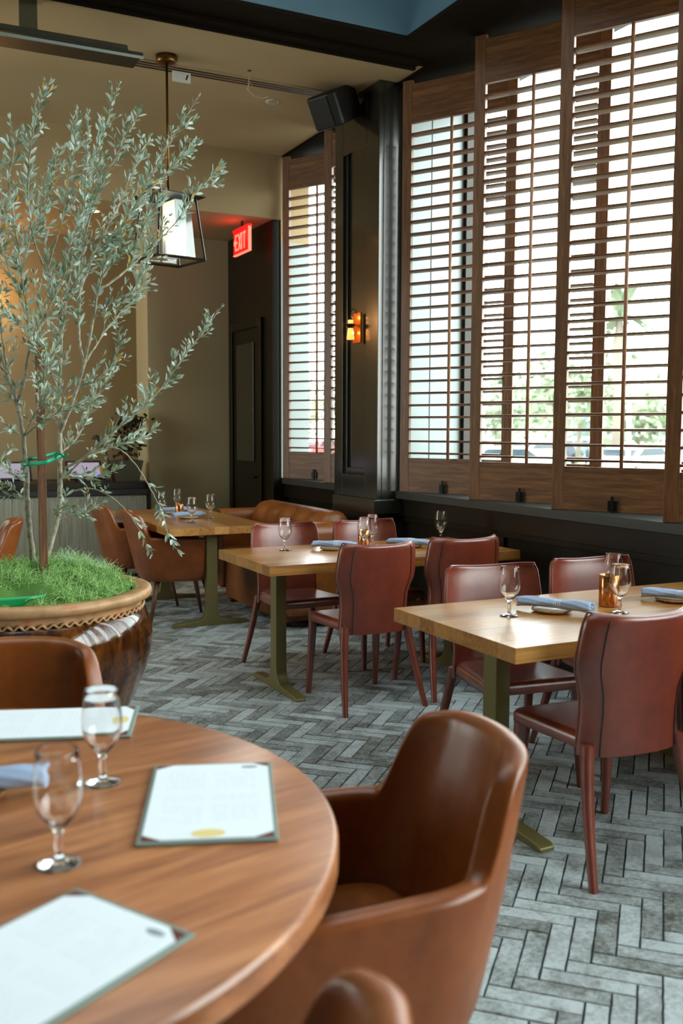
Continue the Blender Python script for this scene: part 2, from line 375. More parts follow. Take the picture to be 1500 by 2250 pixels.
PW, PZ0, PZ1 = 0.875, 1.0115, 3.925
def make_shutter(name, label, loc, rz, latch=0.36):
    t = thing(name, label, 'shutter', loc, rz, 'walnut louvre shutter panels')
    T = 0.034; sw = 0.075
    MB().box(0, sw, -T, 0, 0, PZ1-PZ0).build('stile', MT['walnut_v'], t, bevel=0.003)
    MB().box(PW-sw, PW, -T, 0, 0, PZ1-PZ0).build('stile', MT['walnut_v'], t, bevel=0.003)
    MB().box(sw, PW-sw, -T+0.003, -0.003, 0, 0.248).build('bottom_rail', MT['walnut_h'], t)
    MB().box(sw, PW-sw, -T+0.003, -0.003, 2.615, PZ1-PZ0-0.03).build('top_rail', MT['walnut_h'], t)
    mb = MB(); pitch_ = 0.0866; n = 27
    for i in range(n):
        z = 0.248+0.035+i*pitch_
        pr = []
        for k in range(10):
            a = 2*PI*k/10; pr.append((0.040*math.copysign(abs(math.cos(a))**0.7, math.cos(a)), 0.0074*math.sin(a)))
        tl = math.radians(-4)
        pr = [(u*math.cos(tl)-v*math.sin(tl), u*math.sin(tl)+v*math.cos(tl)) for u, v in pr]
        mb.prism(pr, sw+0.003, PW-sw-0.003, lambda u, v, d, z=z: (d, -T/2+u, z+v))
    mb.build('slats', MT['walnut_h'], t, smooth=False)
    mb = MB().tube([(PW*0.47, -T/2-0.052, 0.24), (PW*0.47, -T/2-0.052, 2.60)], 0.0108, 10); mb.build('tilt_rod', MT['rod'], t, smooth=True)
    mb = MB()
    mb.box(latch-0.028, latch+0.028, -T-0.012, -T, 0.005, 0.065).box(latch-0.008, latch+0.008, -T-0.022, -T-0.010, -0.004, 0.09)
    mb.build('floor_bolt', MT['blackm'], t, bevel=0.002)
    return t
RZ = math.atan2(-0.866, 0.5)     # panel runs out and toward the viewer
fr = [6.21, 5.31, 4.47, 3.605, 2.74, 1.87]
labs = ['tall walnut louvre shutter beside the charcoal pillar, bluish wall seen behind its slats',
        'second walnut louvre shutter to the right of the charcoal pillar, parked cars seen through it',
        'large walnut louvre shutter third from the pillar, palm tree and green shrub seen through it',
        'walnut louvre shutter cut off by the right edge of the view, above the sill',
        'walnut louvre shutter fifth along the sill counting from the charcoal pillar',
        'walnut louvre shutter sixth along the sill counting from the charcoal pillar']
s0 = make_shutter('shutter_panel', labs[0], (3.615, fr[0], PZ0), RZ)
for y, lb in zip(fr[1:], labs[1:]): dup(s0, (3.615, y, PZ0), RZ, lb)
dup(s0, (3.615, 8.38, PZ0), RZ, 'shadowed walnut shutter panel left of the charcoal pillar, nearest the exit sign')
dup(s0, (3.615, 7.50, PZ0), RZ, 'shadowed walnut shutter panel half hidden behind the charcoal pillar, left of the wall lamp')

# ------------------------------------------------------------------ tables
def T_leg(t, cx, cy, length, along, h, name='leg'):
    # inverted T profile in (s, z), s along the foot
    hl = length/2; pw = 0.042
    pts = [(-hl, 0.0), (hl, 0.0), (hl, 0.014), (hl-0.02, 0.026), (0.12, 0.036), (0.075, 0.05), (0.052, 0.08), (pw, 0.13), (pw, h), (-pw, h), (-pw, 0.13), (-0.052, 0.08), (-0.075, 0.05), (-0.12, 0.036), (-hl+0.02, 0.026), (-hl, 0.014)]
    d = 0.032
    mb = MB()
    if along == 'y': mb.prism(pts, cx-d, cx+d, lambda u, v, q: (q, cy+u, v))
    else: mb.prism(pts, cy-d, cy+d, lambda u, v, q: (cx+u, q, v))
    return mb.build(name, MT['brassleg'], t, bevel=0.004)
def rect_table(name, label, x0, x1, y0, y1, along='y'):
    cx, cyy = (x0+x1)/2, (y0+y1)/2
    t = thing(name, label, 'table', (cx, cyy, 0), 0, 'honey oak dining tables')
    hx, hy = (x1-x0)/2, (y1-y0)/2
    mb = MB(); n = 8 if along == 'y' else 7
    for i in range(n):
        if along == 'y': a = -hy+2*hy*i/n; b = -hy+2*hy*(i+1)/n; mb.box(-hx, hx, a, b, 0.706, 0.76, tint=random.random())
        else: a = -hx+2*hx*i/n; b = -hx+2*hx*(i+1)/n; mb.box(a, b, -hy, hy, 0.706, 0.76, tint=random.random())
    mb.build('tabletop', MT['oak'] if along == 'y' else MT['oak_y'], t, bevel=0.0012)
    if along == 'y':
        T_leg(t, -hx+0.215, 0, 0.63, 'y', 0.694); T_leg(t, hx-0.215, 0, 0.63, 'y', 0.694)
        for q in (-hx+0.12, hx-0.31): MB().box(q, q+0.19, -0.25, 0.25, 0.692, 0.706).build('mounting_plate', MT['blackm'], t)
    else:
        T_leg(t, 0, -hy+0.25, 0.60, 'x', 0.694); T_leg(t, 0, hy-0.25, 0.60, 'x', 0.694)
        for q in (-hy+0.16, hy-0.34): MB().box(-0.25, 0.25, q, q+0.18, 0.692, 0.706).build('mounting_plate', MT['blackm'], t)
    return t
MT['oak_y'] = wood('honey_oak_lengthwise', (134, 84, 34), (172, 116, 52), (194, 140, 74), 1, 1.3, rough=0.28, stretch=16, coat=0.6, tint=True)
rect_table('dining_table', 'honey oak rectangular table nearest the viewer under the large shutters, cut off at right', 1.905, 3.5, 2.53, 3.325)
rect_table('dining_table', 'honey oak rectangular table in the middle, with four goblets and two napkin rolls', 1.905, 3.5, 4.62, 5.40)
rect_table('dining_table', 'farthest honey oak table, between the tan sofa and two brown tub armchairs', 1.98, 2.76, 6.64, 8.36, along='x')

# round table
RC = V((0.036, 1.821, 0)); RR = 0.782
t = thing('round_table', 'large round walnut table with menus filling the lower left corner', 'table', RC)
mb = MB()
mb.lathe([(0.001, 0.70), (RR-0.03, 0.70), (RR-0.006, 0.706), (RR, 0.716), (RR, 0.750), (RR-0.004, 0.757), (RR-0.010, 0.76), (0.001, 0.76)], 128)
MT['edge'] = wood('table_edge_wood', (98, 54, 30), (140, 84, 50), (168, 110, 70), 2, 1, rough=0.35)
mb.build('tabletop', MT['round'], t, smooth=False, rot=(0, 0, math.radians(12)))
o = t.children[0]; o.data.polygons.foreach_set('use_smooth', [True]*len(o.data.polygons)); mo = o.modifiers.new('e', 'EDGE_SPLIT'); mo.split_angle = 0.5
MB().lathe([(0.001, 0.0), (0.30, 0.0), (0.30, 0.02), (0.06, 0.05), (0.05, 0.1), (0.05, 0.66), (0.2, 0.70), (0.001, 0.70)], 32).build('pedestal', MT['brassleg'], t, smooth=True)

# ------------------------------------------------------------------ oxblood side chairs
def make_red_chair(label, loc, rz):
    t = thing('dining_chair', label, 'chair', loc, rz, 'oxblood leather dining chairs')
    # seat (chair faces +y)
    rows = []
    for (z, e) in ((0.412, 0.012), (0.418, 0.0), (0.448, 0.0), (0.460, 0.008), (0.464, 0.03)):
        pts = []
        for k in range(48):
            a = 2*PI*k/48; c, s = math.cos(a), math.sin(a)
            q = 0.16
            ux = math.copysign(abs(c)**q, c); uy = math.copysign(abs(s)**q, s)
            hx = 0.226 - 0.034*(1-uy)/2 - e; hy = 0.208 - e
            pts.append(V((ux*hx, uy*hy+0.024, z)))
        rows.append(pts)
    mb = MB().grid(rows, closed_u=True); mb.add(rows[-1], [tuple(range(48))]); mb.add(rows[0], [tuple(range(47, -1, -1))])
    mb.build('seat', MT['red'], t, smooth=True)
    # backrest shell
    zs = [0.400, 0.43, 0.48, 0.54, 0.60, 0.64, 0.68, 0.72, 0.77, 0.82, 0.85, 0.868, 0.876]
    hw = [0.204, 0.203, 0.200, 0.198, 0.202, 0.214, 0.231, 0.236, 0.232, 0.227, 0.223, 0.214, 0.200]
    def P(i, u, off):
        z = zs[i]; x = hw[i]*u
        lean = -0.205 - 0.030*max(0, z-0.45)/0.42 - 0.02*max(0, (z-0.62)/0.25)
        wing = 0.050*abs(u)**5 + 0.022*u*u
        dip = -0.014*(1-u*u) if i >= 10 else 0
        return V((x, lean+wing+off, z+dip))
    us = [-1, -0.985, -0.94, -0.87, -0.76, -0.6, -0.4, -0.2, 0, 0.2, 0.4, 0.6, 0.76, 0.87, 0.94, 0.985, 1]
    rows = []
    for i in range(len(zs)):
        back = [P(i, u, -0.013+0.008*(abs(u) > 0.99)) for u in us]; front = [P(i, u*0.985, 0.015-0.006*(abs(u) > 0.99)) for u in reversed(us)]
        rows.append(back+front)
    # rounded rim on top
    top = [(a*0.0 + V((p.x, p.y, p.z+0.006))) for a, p in zip(rows[-1], rows[-1])]
    n = len(top); cen = [V(((top[j].x+top[n-1-j].x)/2, (top[j].y+top[n-1-j].y)/2, top[j].z+0.002)) for j in range(n)]
    mid = [top[j].lerp(cen[j], 0.35) for j in range(n)]
    mb = MB().grid(rows+[mid, cen], closed_u=True)
    mb.add(rows[0], [tuple(range(n))])
    b = mb.build('backrest', MT['red'], t, smooth=True)
    for s in (-1, 1):
        pts = []
        for i in range(len(zs)-1):
            p = P(i, s*0.76, -0.0145); pts.append(p)
        MB().tube(pts, 0.0022, 5).build('seam', MT['red_dark'], b, smooth=True)
    # front rim piping
    rim = [P(i, -0.985, 0.012) for i in range(1, 12)] + [P(12, u, 0.014)+V((0, 0, 0.006)) for u in us] + [P(i, 0.985, 0.012) for i in range(11, 0, -1)]
    MB().tube(rim, 0.0038, 6).build('piping', MT['red'], b, smooth=True)
    def leg(x0, y0, z0, x1, y1, a, bb):
        mb = MB(); r = []
        for k in range(7):
            f = k/6; x = x0+(x1-x0)*f; y = y0+(y1-y0)*(f**1.3); z = z0*(1-f); h = (a+(bb-a)*f)/2
            r.append([V((x+sx*h, y+sy*h, z)) for sx, sy in ((-1, -.6), (-.6, -1), (.6, -1), (1, -.6), (1, .6), (.6, 1), (-.6, 1), (-1, .6))])
        mb.grid(r, closed_u=True); mb.add(r[0], [tuple(range(8))]); mb.add(r[-1], [tuple(range(8))])
        mb.build('leg', MT['red'], t, smooth=True)
    for s in (-1, 1):
        leg(s*0.184, -0.168, 0.44, s*0.238, -0.285, 0.040, 0.026)
        leg(s*0.198, 0.195, 0.43, s*0.212, 0.225, 0.042, 0.026)
    return t
rc = make_red_chair('oxblood leather chair seen from behind at left side of the middle table', (2.445, 4.625, 0), 0)
PIa = PI
for x, y, rz, lb in (
    (3.015, 4.66, math.radians(-2), 'oxblood leather chair seen from behind at the middle table, partly hidden, nearer the dark wall'),
    (2.41, 5.40, PIa+math.radians(2), 'oxblood leather chair facing the viewer behind the middle table, in front of the tan sofa'),
    (2.97, 5.40, PIa, 'oxblood leather chair facing the viewer behind the middle table, nearer the charcoal pillar'),
    (2.315, 2.58, math.radians(-3), 'large oxblood leather chair seen from behind at the near right table, complete tall back'),
    (2.46, 3.30, PIa+math.radians(-8), 'oxblood leather chair facing the viewer behind the near right table, with a goblet in front'),
    (3.03, 3.30, PIa+math.radians(-4), 'oxblood leather chair facing the viewer behind the near right table, beside the copper candle holder'),
    ):
    dup(rc, (x, y, 0), rz, lb)

# ------------------------------------------------------------------ cognac tub armchairs
def make_armchair(label, loc, rz):
    t = thing('tub_armchair', label, 'chair', loc, rz, 'cognac leather tub armchairs')
    # plan path of shell centre line, from left front round the back to right front
    path = []
    def arc(cx, cy, r, a0, a1, n):
        n = 15
        for i in range(n): a = a0+(a1-a0)*i/(n-1); path.append((cx+r*math.cos(a), cy+r*math.sin(a)))
    for i in range(7): path.append((-0.250-0.006*math.sin(PI*i/6), 0.255-0.33*i/6))
    arc(-0.250+0.16, -0.085, 0.16, PI, 1.5*PI, 9)
    for i in range(1, 6): path.append((-0.102+0.204*i/6, -0.245-0.010*math.sin(PI*i/6)))
    arc(0.250-0.16, -0.085, 0.16, 1.5*PI, 2*PI, 9)
    for i in range(6, -1, -1): path.append((0.250+0.006*math.sin(PI*i/6), 0.255-0.33*i/6))
    n = len(path)
    def topz(i):
        x, y = path[i]
        f = min(1, max(0, (-0.172-y)/0.018)); f = f*f*(3-2*f)
        if y > -0.172: return 0.655+0.012*((0.25-y)/0.4)
        bz = 0.865 - 0.030*abs(x/0.22)**4
        return 0.667+(bz-0.667)*f
    rows_o = []
    zz = [0.0, 0.12, 0.3, 0.5, 0.7, 0.85, 0.95, 1.0]
    thick = 0.026
    allrows = []
    for i in range(n):
        x, y = path[i]
        xa, ya = path[max(i-1, 0)]; xb, yb = path[min(i+1, n-1)]
        tx, ty = xb-xa, yb-ya; l = math.hypot(tx, ty); nx, ny = ty/l, -tx/l      # outward? fix sign
        if nx*x+ny*(y-0.05) < 0: nx, ny = -nx, -ny
        tz = topz(i); z0 = 0.335
        row = []
        prof = []
        for f in zz: prof.append((1, z0+(tz-0.012-z0)*f))
        prof += [(0.72, tz-0.002), (0.0, tz+0.003), (-0.72, tz-0.002)]
        for f in reversed(zz): prof.append((-1, z0+(tz-0.012-z0)*f))
        backness = min(1, max(0, (-y-0.02)/0.2))
        for sgn, z in prof:
            lean = (z-0.40)*0.13 if z > 0.40 else (z-0.40)*1.2
            lean_b = backness*max(0, z-0.46)*0.20
            th = thick*(1.0 if z > 0.42 else 0.85)
            tf = 1.0
            if i == 0 or i == n-1: tf = 0.35
            elif i == 1 or i == n-2: tf = 0.92
            px = x + nx*(sgn*th*tf + (lean*0.45 if sgn > 0 or z > 0.42 else 0.0)); py = y + ny*(sgn*th*tf + (lean*0.45 if sgn > 0 or z > 0.42 else 0)) - lean_b
            px *= 1-0.16*backness*min(1, max(0, (z-0.62)/0.24))
            if i == 0 or i == n-1: py += 0.012
            row.append(V((px, py, z)))
        allrows.append(row)
    m = len(allrows[0])
    mb = MB().grid(allrows, closed_u=True); mb.add(allrows[0], [tuple(range(m))]); mb.add(allrows[-1], [tuple(range(m))])
    sh = mb.build('shell', MT['cognac'], t, smooth=True, sub=1)
    # seat pan + cushion
    rows = []
    for (z, e) in ((0.325, 0.05), (0.335, 0.02), (0.37, 0.0), (0.43, -0.004), (0.462, 0.004), (0.478, 0.03), (0.484, 0.08)):
        pts = []
        for k in range(40):
            a = 2*PI*k/40; c, s = math.cos(a), math.sin(a); q = 0.3
            ux = math.copysign(abs(c)**q, c); uy = math.copysign(abs(s)**q, s)
            pts.append(V((ux*(0.236-e)*(1 if uy > 0 else 0.94), uy*(0.255-e)+0.035, z)))
        rows.append(pts)
    mb = MB().grid(rows, closed_u=True); mb.add(rows[-1], [tuple(range(40))]); mb.add(rows[0], [tuple(range(39, -1, -1))])
    mb.build('seat_cushion', MT['cognac'], t, smooth=True)
    for sx in (-1, 1):
        for sy in (-1, 1):
            p0 = V((sx*0.175, 0.03+sy*0.175, 0.345)); p1 = V((sx*0.235, 0.03+sy*0.245, 0.0))
            MB().tube([p0, p0.lerp(p1, 0.5), p1], [0.021, 0.017, 0.011], 10).build('leg', MT['leg_wood'], t, smooth=True)
    return t
def face(dx, dy): return math.atan2(-dx, dy)      # rotation so that local +y points along (dx, dy)
a0 = make_armchair('large blurred cognac tub armchair at the right edge of the round table', (0.800, 1.650, 0), face(-0.99, 0.13))
for x, y, dx, dy, lb in (
    (0.29, 2.56, -0.40, -0.917, 'cognac tub armchair behind the round table, in front of the glazed planter'),
    (0.15, 0.985, -0.80, 0.60, 'cognac tub armchair at the bottom edge, only the blurred back corner in view'),
    (2.16, 7.18, 0.99, -0.10, 'brown tub armchair at the far table, nearer one with the arm under the tabletop'),
    (2.10, 7.98, 1.0, 0.0, 'brown tub armchair at the far table, farther one nearest the grey cabinet'),
    (0.64, 6.85, -1.0, 0.1, 'reddish tub armchair at the left edge, behind the olive tree'),
    ):
    dup(a0, (x, y, 0), face(dx, dy), lb)

# ------------------------------------------------------------------ sofa along the wall
def make_sofa():
    t = thing('sofa', 'tan tufted leather sofa with rolled arms against the dark wall', 'sofa', (3.03, 7.17, 0))
    hy = 0.70
    # backrest: tufted roll, running along y
    rows = []
    ny = 60
    for i in range(ny+1):
        y = -hy+2*hy*i/ny; row = []
        e = min(1, (hy-abs(y))/0.05+0.4) if abs(y) > hy-0.05 else 1
        for k in range(24):
            a = 2*PI*k/24
            cx, cz, rx, rz = 0.17, 0.62, 0.16, 0.24
            x = cx+rx*math.copysign(abs(math.cos(a))**0.8, math.cos(a))*e; z = cz+rz*math.copysign(abs(math.sin(a))**0.85, math.sin(a))*e
            if math.cos(a) < 0.2:
                px = (y/0.26); fold = abs((px % 1)-0.5)*2
                x += 0.018*(1-fold)**2; z += -0.012*(1-fold)**2
            row.append(V((x, y, z)))
        rows.append(row)
    mb = MB().grid(rows, closed_u=True); mb.add(rows[0], [tuple(range(24))]); mb.add(rows[-1], [tuple(range(24))])
    bk = mb.build('backrest', MT['sofa'], t, smooth=True)
    for i in range(5):
        y = -0.52+0.26*i
        MB().lathe([(0.001, 0.006), (0.012, 0.004), (0.015, 0)], 12).build('button', MT['sofa'], bk, smooth=True, loc=(0.03, y, 0.70), rot=(0, -PI/2+0.3, 0))
    for s in (-1, 1):
        rows = []
        for (x, r) in ((-0.22, 0.2), (-0.235, 0.7), (-0.22, 0.96), (-0.16, 1.0), (0.0, 1.0), (0.2, 1.0), (0.30, 1.0)):
            row = []
            for k in range(28):
                a = 2*PI*k/28; yy = math.cos(a); z = math.sin(a)
                if z >= 0: p = (0.088*yy, 0.70+0.085*z)
                else: p = (0.088*math.copysign(abs(yy)**0.35, yy), 0.70-0.60*abs(z)**0.7)
                cz = 0.50; row.append(V((x, s*(hy+0.03)+p[0]*(0.75+0.25*r), cz+(p[1]-cz)*(0.9+0.1*r))))
            rows.append(row)
        mb = MB().grid(rows, closed_u=True); mb.add(rows[0], [tuple(range(28))]); mb.add(rows[-1], [tuple(range(28))])
        am = mb.build('arm', MT['sofa'], t, smooth=True)
        rim = [V((-0.232, s*(hy+0.03)+0.083*math.cos(a), 0.70+0.080*math.sin(a))) for a in [PI*k/16 for k in range(17)]]
        MB().tube(rim, 0.006, 6).build('piping', MT['sofa'], am, smooth=True)
    MB().box(-0.26, 0.05, -hy+0.05, hy-0.05, 0.36, 0.47).build('seat_cushion', MT['sofa'], t, bevel=0.03, seg=4)
    MB().box(-0.21, 0.30, -hy+0.05, hy-0.05, 0.04, 0.36).build('base', MT['sofa'], t, bevel=0.01)
    for sx in (-0.17, 0.25):
        for sy in (-hy+0.12, hy-0.12): MB().box(sx-0.025, sx+0.025, sy-0.025, sy+0.025, 0, 0.05).build('foot', MT['leg_wood'], t)
make_sofa()
#PART2
# ------------------------------------------------------------------ tableware
TZ = 0.7602
def goblet(label, x, y, group='stemmed water goblets'):
    t = thing('goblet', label, 'glass', (x, y, TZ), 0, group)
    out = [(0.001, 0.0), (0.034, 0.0), (0.0355, 0.0015), (0.033, 0.004), (0.012, 0.009), (0.0065, 0.014), (0.0062, 0.024), (0.0085, 0.032), (0.006, 0.040), (0.006, 0.050),
           (0.010, 0.062), (0.024, 0.076), (0.034, 0.092), (0.0390, 0.110), (0.0398, 0.128), (0.0382, 0.150), (0.0355, 0.172), (0.0338, 0.190), (0.0333, 0.1915)]
    inn = [(0.0325, 0.190), (0.0342, 0.172), (0.0369, 0.150), (0.0385, 0.128), (0.0377, 0.110), (0.0328, 0.093), (0.0226, 0.078), (0.010, 0.068), (0.001, 0.066)]
    MB().lathe(out+inn, 40).build('glass_body', MT['glass'], t, smooth=True)
    return t
g0 = goblet('empty water goblet near the left end of the near right table', 2.215, 2.985)
for x, y, lb in (
    (2.640, 2.850, 'water goblet in front of the copper candle holder on the near right table'),
    (2.840, 3.110, 'water goblet behind the copper candle holder on the near right table'),
    (2.239, 5.190, 'water goblet at the left end of the middle table, against the pink-lit chair'),
    (2.682, 5.040, 'water goblet directly in front of the candle holder on the middle table'),
    (2.815, 5.185, 'water goblet just right of the candle holder on the middle table'),
    (3.325, 5.216, 'lone water goblet at the right end of the middle table against the dark wall'),
    (2.255, 7.77, 'water goblet behind the drooping olive twig on the far table'),
    (2.497, 8.135, 'water goblet behind the candle holder on the far table'),
    (2.283, 7.060, 'water goblet nearest the front edge of the far table'),
    (2.521, 7.330, 'rightmost water goblet on the far table, beside the sofa'),
    (0.279, 1.575, 'large blurred goblet nearest the viewer on the round table'),
    (0.427, 1.910, 'blurred goblet on the round table, in front of the armchair and planter'),
    ): dup(g0, (x, y, TZ), 0, lb)

# napkin rolls on side plates
x = N('blue_linen'); s_ = x.n('ShaderNodeSeparateXYZ'); x.l(x.tc.outputs['Object'], s_.inputs[0])
bands = None
for c_ in (0.005, 0.013, 0.021, 0.029):
    d_ = x.math('LESS_THAN', x.math('ABSOLUTE', x.math('SUBTRACT', s_.outputs['X'], c_)), 0.0013)
    bands = d_ if bands is None else x.math('MAXIMUM', bands, d_)
nn = x.noise(x.map(), 500, 2)
x.set(Base_Color=x.mix(bands, L((158, 176, 205)), L((214, 222, 234))), Roughness=0.9); x.bump(nn, 0.3, 0.001)
MT['linen'] = x.m
x = N('woven_brown_plate'); nn = x.noise(x.map(), 160, 3, 0.7)
x.set(Base_Color=x.ramp(nn, [(0.4, L((104, 62, 34))), (0.6, L((176, 128, 80)))]), Roughness=0.5); x.bump(nn, 0.4, 0.002); MT['plate'] = x.m
MT['platec'] = plain('cream_glazed_plate', (206, 186, 146), 0.3)
MT['platetop'] = plain('glazed_plate_top', (176, 150, 118), 0.25)
def side_plate(label, x, y, mat):
    t = thing('side_plate', label, 'plate', (x, y, TZ), 0, 'side plates under the napkin rolls')
    MB().lathe([(0.001, 0.0), (0.052, 0.0), (0.060, 0.002), (0.0745, 0.008), (0.0765, 0.011), (0.0745, 0.0135), (0.070, 0.0125), (0.001, 0.0105)], 48).build('plate_body', MT['platetop'] if mat == 'plate' else MT['platec'], t, smooth=True)
    mb = MB(); pts = []
    for k in range(97):
        a = 2*PI*k/96; pts.append((0.0745*math.cos(a), 0.0745*math.sin(a), 0.0115+0.0006*math.sin(a*48)))
    mb.tube(pts, 0.0038, 8, cap=False); mb.build('rim', MT[mat], t, smooth=True)
    return t
def napkin(label, p, q, seed):
    p = V(p); q = V(q); d = q-p; ln = d.length; c = (p+q)/2
    rnd = random.Random(seed)
    t = thing('napkin', label, 'napkin', (c.x, c.y, TZ+0.0165), math.atan2(d.y, d.x), 'blue rolled napkins')
    rows = []; n = 26; m = 44; ph = rnd.uniform(0, 6)
    for i in range(n+1):
        f = i/n; xx = -ln/2+ln*f; row = []
        rr = 0.0215+0.0018*math.sin(f*7+ph)+0.002*(f-0.5)
        droop = -0.006*max(0, (abs(f-0.5)-0.28)/0.22)**2
        for k in range(m):
            a = 2*PI*k/m
            wr = 0.0013*math.sin(3*a+f*9+ph)+0.0009*math.sin(7*a-f*15)
            r = rr+wr + (0.0022 if 0.9 < a < 1.5 else 0.0022*max(0, 1-(a-1.5)/4.5) if a >= 1.5 else 0.0)
            yy = r*math.cos(a)*1.15; zz = r*math.sin(a)*0.82
            row.append(V((xx + 0.004*math.sin(2*a+ph)*(1 if f in (0, 1) else 0), yy, zz+0.0195+droop)))
        rows.append(row)
    # turn the ends inward to show the roll
    for e, sg in ((0, 1), (-1, -1)):
        base = rows[e]; cz = sum((v.z for v in base))/m
        extra = []
        for fr_, dx in ((0.86, 0.0005), (0.80, 0.008), (0.55, 0.010), (0.50, 0.002), (0.30, 0.003), (0.24, 0.012), (0.02, 0.013)):
            extra.append([V((v.x+sg*dx, v.y*fr_, cz+(v.z-cz)*fr_)) for v in base])
        rows = (list(reversed(extra))+rows) if e == 0 else rows+extra
    MB().grid(rows, closed_u=True).build('napkin_roll', MT['linen'], t, smooth=True)
    # loose tail of cloth along one side
    tail = []
    for i in range(15):
        f = i/14; xx = -ln/2+0.012+(ln-0.024)*f; row = []
        for k in range(6):
            g = k/5; row.append(V((xx, -0.018-0.018*g, 0.016-0.010*g**1.5+0.0015*math.sin(f*11+ph+g*2))))
        tail.append(row)
    return t
NP = [('blue napkin roll in the middle of the near right table, left of the candle', (2.341, 3.098), (2.494, 2.840), (2.417, 2.985), 'plate', 'woven-rimmed plate under the napkin beside the copper candle, near right table'),
      ('blue napkin roll cut off by the right edge of the picture', (2.936, 3.041), (3.085, 2.800), (3.03, 2.95), 'plate', 'woven-rimmed plate cut off by the right edge of the picture'),
      ('blue napkin roll left of the candle on the middle table', (2.408, 5.176), (2.608, 5.008), (2.510, 5.108), 'plate', 'woven-rimmed plate left of the candle on the middle table'),
      ('blue napkin roll at the right half of the middle table', (2.879, 5.111), (3.062, 4.922), (2.985, 5.03), 'plate', 'woven-rimmed plate under the right-hand napkin on the middle table'),
      ('blue napkin roll behind the candle on the far table', (2.254, 7.852), (2.50, 7.880), (2.37, 7.865), 'platec', 'cream plate under the rear napkin on the far table'),
      ('blue napkin roll in front of the candle on the far table', (2.217, 7.356), (2.491, 7.411), (2.36, 7.40), 'platec', 'cream plate under the front napkin on the far table'),
      ('blurred blue napkin at the left edge of the round table', (0.085, 1.965), (0.312, 1.905), (0.17, 1.945), 'plate', 'dark blurred plate under the napkin on the round table')]
for i, (lb, p, q, c_, m_, pl) in enumerate(NP):
    side_plate(pl, c_[0], c_[1], m_); napkin(lb, p+(0,), q+(0,), i+3)

# candle holders
x = N('copper_mercury_glass'); nn = x.noise(x.map((1, 1, 0.35)), 60, 4, 0.7)
x.set(Base_Color=x.ramp(nn, [(0.35, L((132, 70, 34))), (0.6, L((218, 150, 98)))]), Metallic=0.9, Roughness=0.2); x.bump(nn, 0.3, 0.002); MT['copper'] = x.m
MT['wax'] = plain('white_wax', (236, 214, 180), 0.5)
MT['flame'] = emit('flame', (255, 176, 90), 14)
def candle(label, x, y, r, h):
    t = thing('candle_holder', label, 'candle holder', (x, y, TZ), 0, 'copper candle holders')
    MB().lathe([(0.001, 0), (r-0.003, 0), (r, 0.003), (r, h-0.001), (r-0.001, h), (r-0.0022, h-0.001), (r-0.0022, 0.006), (0.001, 0.006)], 40).build('cup', MT['copper'], t, smooth=True)
    MB().lathe([(0.001, 0.0065), (r-0.006, 0.0065), (r-0.006, h*0.62), (0.001, h*0.60)], 24).build('candle', MT['wax'], t, smooth=True)
    MB().lathe([(0.0005, 0), (0.003, 0.004), (0.0032, 0.009), (0.001, 0.018), (0.0002, 0.022)], 10).build('flame', MT['flame'], t, smooth=True, loc=(0, 0, h*0.62))
    lamp('candle_light', (x, y, TZ+h*0.62+0.012), 0.25, (1, 0.55, 0.2), 0.006)
candle('copper candle holder on the near right table', 2.706, 2.985, 0.040, 0.128)
candle('copper candle holder behind a goblet on the middle table', 2.735, 5.140, 0.038, 0.105)
candle('small copper candle holder on the far table', 2.37, 7.66, 0.033, 0.095)

# menus on the round table
x = N('menu_paper'); s_ = x.n('ShaderNodeSeparateXYZ'); x.l(x.tc.outputs['Object'], s_.inputs[0])
ly = x.math('FRACT', x.math('MULTIPLY', s_.outputs['Y'], 95)); lm = x.math('LESS_THAN', ly, 0.42)
nx_ = x.noise(x.map((70, 6, 1)), 3, 2); wm = x.math('GREATER_THAN', nx_, 0.47)
by = x.math('GREATER_THAN', x.noise(x.map((2, 14, 1), loc=(0, 3, 0)), 1.6, 1), 0.44)
inx = x.math('LESS_THAN', x.math('ABSOLUTE', s_.outputs['X']), 0.088); gut = x.math('GREATER_THAN', x.math('ABSOLUTE', x.math('ADD', s_.outputs['X'], 0.005)), 0.008)
iny = x.math('LESS_THAN', x.math('ABSOLUTE', x.math('SUBTRACT', s_.outputs['Y'], 0.012)), 0.135)
k = lm
for q in (wm, by, inx, gut, iny): k = x.math('MULTIPLY', k, q)
x.set(Base_Color=x.mix(x.math('MULTIPLY', k, 0.11), L((232, 238, 242)), L((120, 128, 132))), Roughness=0.7); MT['paper'] = x.m
MT['board'] = plain('grey_green_menu_board', (120, 134, 126), 0.6)
MT['oxred'] = plain('oxblood_corner', (96, 34, 30), 0.5)
MT['yellow'] = plain('pale_yellow_emblem', (226, 204, 132), 0.7)
MT['ink'] = plain('grey_ink', (140, 150, 150), 0.7)
